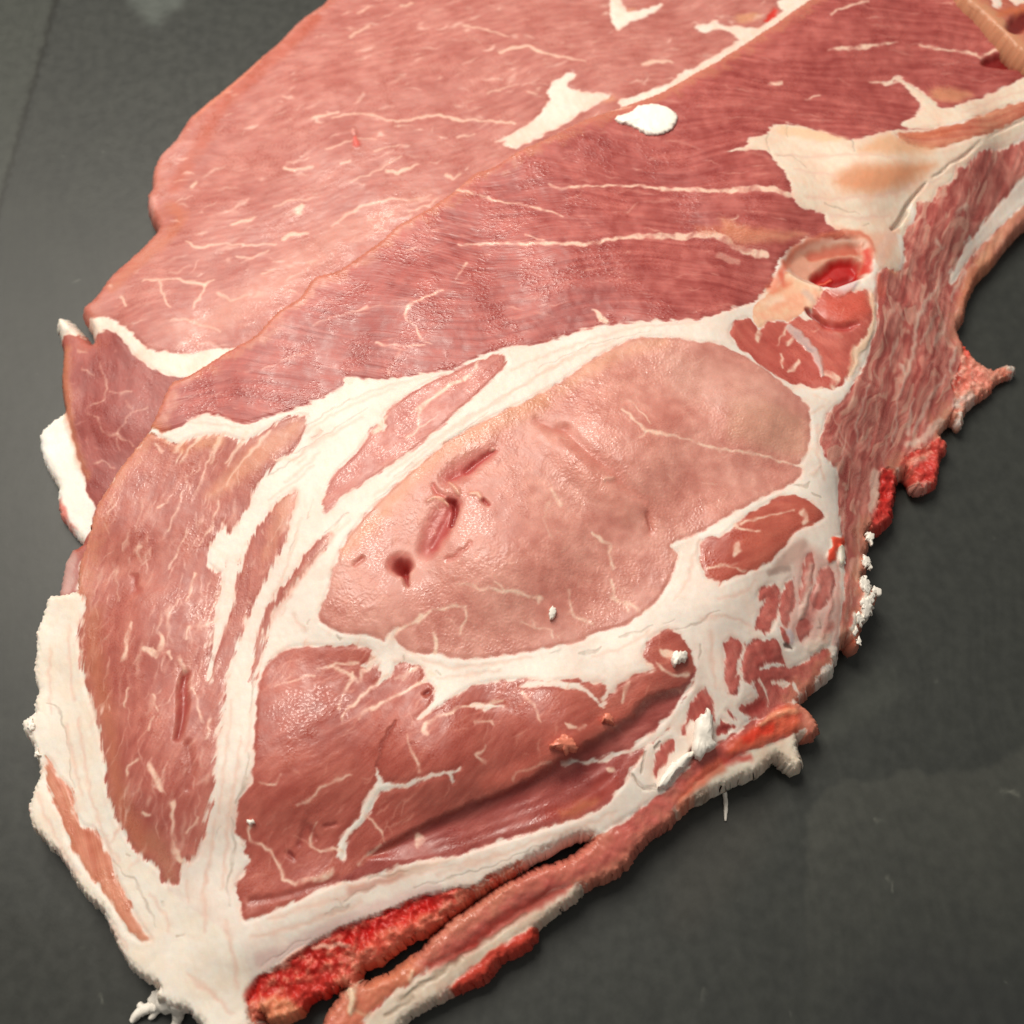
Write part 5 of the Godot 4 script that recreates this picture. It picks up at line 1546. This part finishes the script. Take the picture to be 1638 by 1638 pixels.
	s.sheet([-680,-192,-626,-187,-571,-175], [0.19,0.25,0.19], c(228,186,170), 0.6, 0.5, -0.03)
	s.sheet([-512,782,-495,833,-487,894], [0.31,0.38,0.31], c(228,186,170), 0.6, 0.5, -0.03)
	s.sheet([-575,874,-528,904,-492,934], [0.25,0.38,0.25], c(228,186,170), 0.6, 0.5, -0.03)
	s.pen([-443,848,-388,828,-313,789,-226,753,-135,726], [1.5,1,1,0.88,0.62], c(222,190,184), 0.8, 0.8, 0)
	s.pen([-293,733,-204,706], [0.75,0.5], c(190,120,105), 0.5, 0.6, 0)
	s.pen([-221,704,-158,691,-102,676], [0.62,0.5,0.25], c(196,150,128), 0.5, 0.6, 0)
	s.pen([-356,831,-323,824,-290,822], [0.31,0.5,0.31], c(240,180,160), 0.9, 0.25, 0.4)
	s.pen([-421,863,-388,843,-367,828], [0.31,0.44,0.31], c(236,160,140), 0.8, 0.3, 0.3)
	s.pen([-428,929,-396,926], [1.88,1.62], c(232,150,110), 0.75, 0.8, 0.5)
	s.pen([-461,904,-453,889], [1,0.75], c(205,40,34), 0.8, 0.6, -0.6)
	s.pen([-246,822,-202,801,-146,780], [1.25,1.25,1.25], c(225,100,78), 0.5, 0.8, 0.4)
	s.pen([-135,749,-202,772,-291,812], [1.25,1,0.88], c(196,12,10), 0.6, 0.8, -0.4)
	s.pen([-381,904,-332,879], [1.5,1.62], c(196,16,14), 0.6, 0.9, -0.4)
	s.pen([538,413,471,452,419,477], [2.5,1.62,1.25], c(222,96,66), 0.75, 1.0, 0.6)
	s.pen([498,432,445,459], [0.88,0.75], c(226,60,40), 0.8, 0.6, 0)
	s.pen([552,398,512,408,479,428], [0.62,0.5,0.5], c(244,176,140), 0.6, 0.4, 0.5)
	s.pen([394,506,344,541,313,576], [1.38,1.12,0.88], c(220,100,72), 0.7, 0.8, 0)
	s.pen([407,495,456,490], [0.75,0.62], c(190,60,52), 0.7, 0.6, 0)
	s.pen([357,535,283,582,210,639], [0.88,1.88,2.12], c(196,98,90), 0.4, 1.2, 0)
	s.pen([210,639,128,682,24,726], [1.62,1.88,1.88], c(204,108,96), 0.5, 1.2, 0.5)
	s.pen([93,731,1,774,-89,832,-145,858], [0.75,1.12,1,0.75], c(170,56,46), 0.8, 0.8, -0.4)
	s.pen([-67,790,-145,842], [0.88,1], c(206,110,96), 0.4, 0.8, 0)
	s.pen([-189,873,-254,924,-305,974], [2.5,2.75,2.5], c(214,128,95), 0.65, 1.4, 0)
	s.pen([-288,894,-281,914,-286,934], [0.5,0.75,0.38], c(244,218,190), 0.85, 0.4, 0.6)
	s.pen([-178,868,-183,882], [0.38,0.44], c(244,210,180), 0.7, 0.3, 0.4)
	s.pen([-280,932,-253,939], [0.25,0.31], c(240,200,165), 0.6, 0.4, 0)
	s.pen([35,800,12,821,-33,842,-66,873,-100,892], [0.88,1.25,1.12,1,0.75], c(206,66,50), 0.95, 0.4, 0.2)
	s.pen([-111,853,-44,816,24,773], [0.25,0.38,0.25], c(160,135,115), 0.5, 0.4, -0.2)
	s.pen([-199,914,-133,873,-89,847], [0.31,0.5,0.25], c(168,142,120), 0.55, 0.4, -0.3)
	s.pen([-221,939,-177,909], [0.38,0.38], c(150,125,105), 0.5, 0.4, -0.2)
	s.pen([356,555,371,548], [0.31,0.31], c(120,95,80), 0.7, 0.3, -0.4)
	s.pen([345,486,358,469], [0.88,0.5], c(120,34,34), 0.8, 0.5, -1.0)
	s.pen([459,403,486,392], [1,0.88], c(150,44,42), 0.6, 0.7, -0.5)
	s.pen([395,443,414,439], [0.62,0.5], c(150,50,48), 0.6, 0.5, -0.4)
	s.pen([-915,569,-910,587], [0.38,0.44], c(226,110,95), 0.8, 0.4, 0)
	s.pen([348,447,383,457], [0.25,0.19], c(236,200,180), 0.5, 0.4, 0)
	s.pen([-550,-160,-568,-132,-585,-93], [0.5,0.38,0.25], c(240,204,184), 0.75, 0.4, 0.02)
	s.pen([-597,-164,-615,-135,-622,-102], [0.5,0.38,0.19], c(240,204,184), 0.75, 0.4, 0.02)
	s.pen([-650,-158,-675,-129,-686,-105], [0.5,0.31,0.19], c(240,204,184), 0.75, 0.4, 0.02)
	s.pen([-690,-148,-699,-130], [0.5,0.31], c(240,204,184), 0.75, 0.4, 0.02)
	s.pen([-504,-163,-528,-130,-559,-98,-586,-53], [0.5,0.38,0.25,0.19], c(240,204,184), 0.75, 0.4, 0.02)
	s.pen([-448,-99,-487,-101], [0.38,0.25], c(240,204,184), 0.75, 0.4, 0.02)
	s.pen([-743,-145,-726,-131], [0.38,0.25], c(240,204,184), 0.75, 0.4, 0.02)
	s.pen([609,-576,626,-612,663,-640,719,-662,785,-667,806,-647,803,-599], [0.62,0.75,0.75,0.75,0.75,0.62,0.5], c(206,112,88), 0.8, 0.7, 0)
	s.pen([594,-552,602,-529], [0.75,0.5], c(214,92,70), 0.6, 0.7, 0)
	s.pen([811,-552,800,-490], [0.62,0.5], c(196,96,82), 0.6, 0.6, 0)
	s.pen([-357,75,-385,123,-426,173,-463,231], [0.75,0.75,0.75,0.5], c(224,168,152), 0.55, 0.5, 0)
	s.pen([-442,-23,-456,45], [1.25,1.25], c(230,176,156), 0.5, 0.8, 0)
	return s


func trace_back_steak() -> Slab:
	var s := slab(-110, -165, 100, 24, 0.25, [-495,110,-1507,-817,100,-1127,-883,90,-898,-974,80,-576,-1044,50,-493,-1009,60,-304,-1051,40,-220,-980,40,-82,-925,40,7,-955,30,89,-812,110,-521,-621,120,-779,-338,130,-1058,-30,130,-1160,288,130,-1264,702,130,-1439,-532,120,-600,-179,130,-902,-857,90,-287,-725,100,-361,136,120,-1611,969,130,-1599,-863,70,-98,-570,100,-204,-170,110,-521,268,120,-779,-742,80,80], 9)
	s.edge([-470,-1623,-495,-1507,-558,-1446,-608,-1362,-669,-1293,-733,-1216,-774,-1169,-786,-1152,-814,-1117,-839,-1049,-876,-1000,-888,-947,-878,-909,-890,-882,-885,-859,-874,-830,-844,-778,-881,-723,-945,-656,-977,-592,-1007,-561,-978,-520,-965,-492,-966,-468,-983,-475,-1015,-514,-1042,-541,-1059,-544,-1065,-529,-1046,-489,-1040,-472,-1029,-386,-1022,-355,-1004,-296,-1032,-276,-1053,-259,-1060,-241,-1052,-210,-1034,-171,-995,-117,-994,-88,-981,-48,-950,-13,-919,19,-945,32,-957,63,-958,126,-954,147,-793,212,-624,215,-521,80,-402,-130,-167,-420,118,-653,504,-965,751,-1140,969,-1599])
	s.meat([-470,-1623,-495,-1507,-558,-1446,-608,-1362,-669,-1293,-733,-1216,-774,-1169,-786,-1152,-814,-1117,-839,-1049,-876,-1000,-888,-947,-896,-882,-874,-830,-844,-778,-881,-723,-945,-656,-992,-592,-1019,-565,-998,-509,-985,-535,-944,-533,-911,-503,-851,-453,-819,-428,-744,-416,-655,-431,-167,-420,118,-653,504,-965,751,-1140,969,-1599], 1)
	s.meat([-1046,-496,-1012,-495,-986,-476,-963,-481,-951,-503,-917,-492,-888,-458,-853,-415,-798,-374,-724,-356,-543,-204,-662,214,-793,212,-953,203,-995,154,-969,21,-921,10,-901,-33,-905,-75,-926,-87,-939,-138,-966,-200,-983,-248,-1003,-296,-1032,-355,-1044,-421], 2)
	s.fat([-1009,-296,-983,-248,-966,-200,-939,-138,-923,-87,-901,-61,-903,-6,-925,19,-967,-7,-1008,-95,-1086,-233,-1053,-307], 1)
	s.vein([-934,-521,-882,-473,-838,-426,-793,-396,-741,-378,-701,-398,-668,-423], [1,1.12,1.38,1.88,2,1.62,1.25], 0)
	s.fat([150,-1239,159,-1218,135,-1195,155,-1175,197,-1166,254,-1160,220,-1130,166,-1098,123,-1056,44,-1008,5,-984,-21,-995,-11,-1015,-50,-1003,12,-1039,60,-1079,82,-1115,95,-1139,86,-1166,102,-1202])
	s.fat([259,-1133,334,-1168,400,-1197,424,-1225,439,-1239,465,-1248,529,-1299,588,-1342,641,-1390,702,-1439,762,-1507,808,-1507,768,-1439,701,-1394,637,-1351,519,-1252,418,-1185,366,-1150,281,-1107])
	s.fat([255,-1480,264,-1540,294,-1563,287,-1479,304,-1442,345,-1453,395,-1476,386,-1453,370,-1441,310,-1405,276,-1378,258,-1405])
	s.fat([471,-1391,504,-1400,529,-1413,544,-1395,584,-1390,632,-1386,651,-1372,596,-1338,559,-1373,535,-1382,502,-1369,474,-1380])
	s.fat([691,-1484,728,-1495,769,-1530,794,-1530,744,-1450,722,-1439,704,-1452])
	s.pen([-447,-1082,-414,-1093,-364,-1097,-320,-1078,-283,-1068,-223,-1083,-178,-1089,-130,-1073,-114,-1074,-53,-1070,8,-1064], [0.19,0.31,0.19,0.25,0.25,0.31,0.44,0.5,0.31,0.31,0.38], c(240,204,184), 0.85, 0.34, 0.004)
	s.pen([-427,-758,-385,-796,-365,-810,-326,-819,-283,-832,-237,-827,-192,-842], [0.19,0.31,0.38,0.5,0.31,0.19,0.19], c(240,204,184), 0.85, 0.34, 0.004)
	s.pen([-300,-918,-277,-910,-255,-921,-228,-934], [0.5,0.56,0.5,0.25], c(240,204,184), 0.85, 0.34, 0.004)
	s.pen([-30,-1299,2,-1317,46,-1320,69,-1304,85,-1298,137,-1282,188,-1267], [0.38,0.44,0.44,0.69,0.44,0.31,0.19], c(240,204,184), 0.85, 0.34, 0.004)
	s.pen([335,-1256,364,-1269,407,-1265], [0.56,0.69,0.25], c(240,204,184), 0.85, 0.34, 0.004)
	s.pen([-771,-724,-736,-703,-703,-706,-675,-708,-614,-703,-550,-707], [0.19,0.44,0.31,0.19,0.25,0.19], c(240,204,184), 0.85, 0.34, 0.004)
	s.pen([-664,-765,-643,-770,-608,-783], [0.5,0.44,0.25], c(240,204,184), 0.85, 0.34, 0.004)
	s.pen([-535,-725,-514,-734,-482,-740], [0.75,0.62,0.31], c(240,204,184), 0.85, 0.34, 0.004)
	s.pen([-510,-802,-500,-820], [0.88,0.62], c(240,204,184), 0.85, 0.34, 0.004)
	s.pen([-471,-650,-450,-662], [0.38,0.19], c(240,204,184), 0.85, 0.34, 0.004)
	s.pen([-861,-622,-828,-618,-794,-619,-753,-610,-710,-600,-694,-611], [0.25,0.25,0.25,0.38,0.44,0.25], c(240,204,184), 0.85, 0.34, 0.004)
	s.pen([-710,-600,-718,-566,-730,-540], [0.31,0.25,0.25], c(240,204,184), 0.85, 0.34, 0.004)
	s.pen([-820,-613,-804,-575,-787,-540], [0.19,0.25,0.25], c(240,204,184), 0.85, 0.34, 0.004)
	s.pen([-908,-581,-895,-556], [0.31,0.31], c(240,204,184), 0.85, 0.34, 0.004)
	s.pen([-775,-503,-740,-504,-703,-491,-663,-475], [0.25,0.25,0.31,0.19], c(240,204,184), 0.85, 0.34, 0.004)
	s.pen([-553,-932,-514,-926,-484,-935], [0.62,0.31,0.25], c(240,204,184), 0.85, 0.34, 0.004)
	s.pen([-415,-939,-393,-946], [0.38,0.25], c(240,204,184), 0.85, 0.34, 0.004)
	s.pen([-157,-902,-141,-892,-127,-906], [0.38,0.31,0.19], c(240,204,184), 0.85, 0.34, 0.004)
	s.pen([-61,-1160,-45,-1170,17,-1191], [0.19,0.19,0.12], c(240,204,184), 0.85, 0.34, 0.004)
	s.pen([64,-1160,41,-1164], [0.19,0.19], c(240,204,184), 0.85, 0.34, 0.004)
	s.pen([-128,-1400,-79,-1388,-31,-1364,-6,-1353], [0.25,0.25,0.25,0.19], c(240,204,184), 0.85, 0.34, 0.004)
	s.pen([-295,-1481,-262,-1490], [0.31,0.25], c(240,204,184), 0.85, 0.34, 0.004)
	s.pen([-378,-1479,-409,-1457], [0.25,0.25], c(240,204,184), 0.85, 0.34, 0.004)
	s.pen([-420,-1370,-397,-1393,-374,-1410], [0.25,0.31,0.25], c(240,204,184), 0.85, 0.34, 0.004)
	s.pen([-494,-1083,-433,-1104], [0.38,0.31], c(240,204,184), 0.85, 0.34, 0.004)
	s.pen([-782,-894,-768,-908], [0.5,0.38], c(240,204,184), 0.85, 0.34, 0.004)
	s.pen([-456,-982,-396,-1009,-335,-1014], [0.25,0.19,0.12], c(240,204,184), 0.85, 0.34, 0.004)
	s.pen([-565,-816,-522,-835,-477,-839], [0.19,0.19,0.12], c(240,204,184), 0.85, 0.34, 0.004)
	s.pen([-390,-886,-330,-913,-272,-960], [0.19,0.19,0.19], c(240,204,184), 0.85, 0.34, 0.004)
	s.pen([-243,-791,-206,-809,-177,-830], [0.19,0.19,0.12], c(240,204,184), 0.85, 0.34, 0.004)
	s.pen([-641,-672,-611,-668,-569,-689], [0.31,0.25,0.19], c(240,204,184), 0.85, 0.34, 0.004)
	s.pen([-334,-979,-258,-995], [0.19,0.12], c(240,204,184), 0.85, 0.34, 0.004)
	s.pen([-675,-572,-644,-554,-601,-567], [0.25,0.31,0.25], c(240,204,184), 0.85, 0.34, 0.004)
	s.pen([-577,-618,-549,-635], [0.31,0.19], c(240,204,184), 0.85, 0.34, 0.004)
	s.pen([-136,-1019,-91,-1029], [0.19,0.19], c(240,204,184), 0.85, 0.34, 0.004)
	s.pen([-948,-285,-921,-265,-902,-233,-872,-223,-859,-237], [0.19,0.31,0.25,0.31,0.25], c(240,204,184), 0.5, 0.25, 0.02)
	s.pen([-872,-223,-842,-208,-828,-198], [0.25,0.25,0.19], c(240,204,184), 0.5, 0.25, 0.02)
	s.pen([-859,-237,-842,-273,-808,-285], [0.25,0.25,0.31], c(240,204,184), 0.5, 0.25, 0.02)
	s.pen([-949,-293,-936,-306,-913,-310], [0.19,0.25,0.19], c(240,204,184), 0.5, 0.25, 0.02)
	s.pen([-901,-333,-877,-322,-849,-329], [0.25,0.31,0.25], c(240,204,184), 0.5, 0.25, 0.02)
	s.pen([-917,-163,-895,-164,-869,-148], [0.19,0.25,0.19], c(240,204,184), 0.5, 0.25, 0.02)
	s.pen([-860,-305,-843,-281], [0.19,0.19], c(240,204,184), 0.5, 0.25, 0.02)
	s.pen([-998,-452,-973,-441], [0.25,0.19], c(240,204,184), 0.5, 0.25, 0.02)
	s.pen([-937,-411,-911,-342,-913,-310], [0.25,0.31,0.19], c(240,204,184), 0.5, 0.25, 0.02)
	s.pen([-981,-400,-948,-380], [0.25,0.19], c(240,204,184), 0.5, 0.25, 0.02)
	s.pen([-871,-216,-862,-188], [0.19,0.19], c(240,204,184), 0.5, 0.25, 0.02)
	s.pen([-515,-1439,-581,-1339,-640,-1268,-705,-1189,-751,-1107,-767,-1037,-799,-968,-822,-897], [1.62,1.62,1.75,1.75,1.62,1.75,1.75,1.62], c(186,92,72), 0.6, 1.6, 0)
	s.pen([-822,-838,-792,-795,-826,-733,-883,-676,-935,-610], [1.5,1.38,1.62,1.5,1.25], c(196,112,82), 0.6, 1.5, 0)
	s.pen([-840,-1057,-872,-993], [1.88,1.12], c(204,140,130), 0.8, 0.9, 0)
	s.pen([-872,-859,-873,-821], [1.12,0.88], c(214,150,140), 0.8, 0.6, 0)
	s.pen([-643,-1310,-730,-1199,-799,-1111], [0.62,0.75,0.5], c(222,140,115), 0.6, 0.6, 0)
	s.pen([-1030,-455,-1014,-369,-993,-289,-964,-204,-927,-128], [1.25,1.12,0.88,0.75,0.75], c(190,120,90), 0.7, 0.9, 0)
	s.pen([-945,56,-942,119], [1.88,1.88], c(198,160,155), 0.85, 1.0, 0)
	s.pen([-913,64,-910,120], [0.62,0.75], c(244,232,222), 0.9, 0.5, 0)
	s.pen([-985,-80,-964,-36,-942,-7], [0.5,0.62,0.5], c(214,110,100), 0.85, 0.6, 0)
	s.pen([-1037,-513,-1053,-534], [1,0.75], c(246,234,222), 0.95, 0.4, 0.4)
	s.pen([-961,-525,-945,-494], [0.62,0.5], c(246,228,212), 0.9, 0.4, 0)
	s.pen([661,-1412,679,-1434,687,-1450], [0.62,0.88,0.5], c(214,50,40), 0.9, 0.5, -0.4)
	s.pen([-385,-1015,-380,-995], [0.5,0.56], c(224,100,92), 0.9, 0.4, 0.6)
	s.pen([-390,-1048,-387,-1028], [0.25,0.38], c(232,160,150), 0.8, 0.3, 0.4)
	s.pen([312,-1442], [1.62], c(222,160,125), 0.6, 1.0, 0)
	s.pen([189,-1140,251,-1144], [1.25,1], c(226,160,120), 0.6, 1.0, 0)
	s.pen([595,-1417,636,-1428], [1.5,1], c(222,165,125), 0.7, 1.0, 0)
	s.ink([-442,-761,-326,-811,-178,-864,-265,-774,-379,-690,-542,-549,-624,-489,-734,-443,-824,-490,-714,-524,-577,-618], c(212,150,135), 0.55, 3.0, 0)
	return s


func trace_corner_steak() -> Slab:
	var s := slab(105, -154, 144, -108, 0.25, [1110,250,-1411,1188,250,-1241,1262,240,-1129,1270,230,-1305,1401,220,-1468,1202,240,-1466], 8)
	s.edge([1083,-1480,1108,-1395,1129,-1350,1165,-1310,1192,-1253,1217,-1205,1240,-1176,1272,-1143,1318,-1109,1409,-1512])
	s.meat([1043,-1480,1108,-1395,1129,-1350,1165,-1310,1192,-1253,1217,-1205,1240,-1176,1272,-1143,1316,-1099,1409,-1512], 1)
	s.fat([1185,-1376,1222,-1401,1221,-1360,1212,-1330,1194,-1335])
	s.fat([1236,-1372,1284,-1386,1368,-1396,1358,-1359,1279,-1359,1253,-1345])
	s.pen([1095,-1412,1146,-1340,1184,-1289,1218,-1225,1256,-1178,1309,-1139], [1.88,2.12,2.12,2.25,2.12,1.88], c(206,146,112), 0.8, 1.6, 0)
	s.pen([1205,-1311,1275,-1336,1355,-1342], [1,1,0.75], c(205,112,70), 0.7, 1.0, 0)
	s.pen([1229,-1260,1276,-1302,1341,-1280], [1.88,2.5,2.5], c(110,24,20), 0.9, 1.0, -1.0)
	return s


func trace_board() -> Slab:
	var s := slab(-206, -206, 206, 206, 0.5, [0, 0, 0], 5)
	s.edge([-2050,-2050,2050,-2050,2050,2050,-2050,2050])
	s.pen([-1266,-1908,-1271,-1658,-1278,-1378,-1286,-1149,-1293,-925,-1301,-650,-1316,-162], [0.69,0.69,0.69,0.62,0.62,0.62,0.62], c(26,27,24), 0.85, 0.9, 0)
	s.ink([-1897,-2148,-1305,-2148,-1271,-1658,-1278,-1378,-1286,-1149,-1293,-925,-1301,-650,-1316,-162,-1428,-162], c(84,90,80), 0.22, 0.6, 0)
	s.ink([-1082,-1658,-908,-1662,-919,-1609,-963,-1574,-970,-1534,-1000,-1538,-1029,-1586,-1054,-1609], c(150,162,156), 0.28, 2.5, 0)
	s.pen([-1008,-1562,-980,-1548,-962,-1567], [0.62,0.88,0.5], c(165,175,168), 0.35, 1.0)
	s.pen([-1035,-1633,-958,-1646], [1,1.25], c(140,152,146), 0.35, 1.4)
	s.ink([580,577,608,547,648,522,664,510,686,515,724,514,765,504,783,491,801,494,837,504,870,495,900,499,945,491,979,476,1010,458,1064,429,1244,416,1228,485,1045,527,990,567,959,586,927,596,885,590,857,574,826,573,792,556,774,553,756,566,714,585,675,599,653,603,636,620,596,653,568,683], c(96,96,88), 0.075, 0.8, 0)
	s.ink([580,577,608,547,648,522,664,510,686,515,724,514,765,504,783,491,801,494,837,504,870,495,900,499,945,491,979,476,1010,458,1064,429,1244,416,1204,590,1032,591,977,636,946,662,912,682,869,687,840,677,811,675,778,651,761,643,744,651,704,657,667,663,645,665,629,682,588,718,560,754], c(96,96,88), 0.075, 0.8, 0)
	s.ink([580,577,608,547,648,522,664,510,686,515,724,514,765,504,783,491,801,494,837,504,870,495,900,499,945,491,979,476,1010,458,1064,429,1244,416,1189,660,1008,716,958,741,930,751,899,754,859,746,831,735,800,740,766,734,747,736,730,752,688,776,651,788,630,788,614,801,577,821,551,844], c(96,96,88), 0.075, 0.8, 0)
	s.ink([580,577,608,547,648,522,664,510,686,515,724,514,765,504,783,491,801,494,837,504,870,495,900,499,945,491,979,476,1010,458,1064,429,1244,416,1150,828,992,797,942,823,913,845,880,867,835,888,806,893,775,904,742,892,726,887,710,893,673,888,640,877,620,868,605,878,568,899,541,931], c(96,96,88), 0.075, 0.8, 0)
	s.ink([656,351,714,299,795,272,799,338,740,390,686,416,632,441,593,454], c(88,92,84), 0.25, 2.0, 0)
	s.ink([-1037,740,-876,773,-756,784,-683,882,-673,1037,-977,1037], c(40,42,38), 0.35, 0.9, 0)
	s.ink([322,565,473,528,532,565,459,694,331,807,285,784], c(70,66,60), 0.3, 4.0, 0)
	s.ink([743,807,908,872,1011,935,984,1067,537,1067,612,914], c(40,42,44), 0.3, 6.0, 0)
	s.pen([-1250,-1421], [0.19], c(150,152,140), 0.5, 0.35)
	s.pen([-1056,-1089], [0.19], c(150,152,140), 0.5, 0.35)
	s.pen([-1065,-687,-1053,-692], [0.25,0.19], c(150,152,140), 0.5, 0.35)
	s.pen([-761,904,-755,919], [0.19,0.12], c(150,152,140), 0.5, 0.35)
	s.pen([-810,828], [0.12], c(150,152,140), 0.5, 0.35)
	s.pen([354,893,355,914], [0.12,0.12], c(150,152,140), 0.5, 0.35)
	s.pen([713,589,725,591], [0.19,0.12], c(150,152,140), 0.5, 0.35)
	s.pen([723,694,728,723], [0.12,0.12], c(150,152,140), 0.5, 0.35)
	s.pen([969,534,1005,540], [0.12,0.19], c(150,152,140), 0.5, 0.35)
	s.pen([431,740], [0.12], c(150,152,140), 0.5, 0.35)
	s.pen([512,935], [0.19], c(150,152,140), 0.5, 0.35)
	s.pen([880,312], [0.12], c(150,152,140), 0.5, 0.35)
	s.pen([874,5], [0.12], c(150,152,140), 0.5, 0.35)
	s.pen([1054,-10], [0.12], c(150,152,140), 0.5, 0.35)
	s.pen([918,882], [0.12], c(150,152,140), 0.5, 0.35)
	s.pen([-1160,-1076], [0.19], c(150,152,140), 0.5, 0.35)
	s.pen([-1110,-422], [0.12], c(150,152,140), 0.5, 0.35)
	s.pen([750,272,710,325,676,390], [2.5,3.12,2.5], c(92,95,90), 0.16, 3.0)
	s.pen([519,565,504,624,503,683], [1.25,1.62,1], c(92,95,90), 0.16, 3.0)
	s.pen([380,613,364,671], [1.88,1.88], c(92,95,90), 0.16, 3.0)
	s.pen([823,516,796,613], [1.88,1.5], c(92,95,90), 0.16, 3.0)
	s.pen([887,504,869,577], [1.62,1.25], c(92,95,90), 0.16, 3.0)
	s.pen([603,364,648,416], [1.88,2.5], c(92,95,90), 0.16, 3.0)
	s.pen([735,613,768,717,728,828], [3.75,3.12,2.5], c(92,95,90), 0.16, 3.0)
	s.pen([-982,516,-913,694,-917,807], [3.75,4.38,3.12], c(92,95,90), 0.16, 3.0)
	s.pen([1013,-10,908,135,831,204], [3.12,3.75,2.5], c(92,95,90), 0.16, 3.0)
	s.pen([-1079,-1076,-1080,-780,-1066,-422], [3.75,4.38,3.75], c(92,95,90), 0.16, 3.0)
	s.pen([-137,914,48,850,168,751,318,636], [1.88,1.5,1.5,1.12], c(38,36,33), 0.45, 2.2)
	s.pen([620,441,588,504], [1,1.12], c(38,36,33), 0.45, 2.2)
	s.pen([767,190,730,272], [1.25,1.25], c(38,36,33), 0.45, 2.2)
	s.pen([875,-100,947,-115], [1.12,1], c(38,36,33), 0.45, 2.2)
	return s
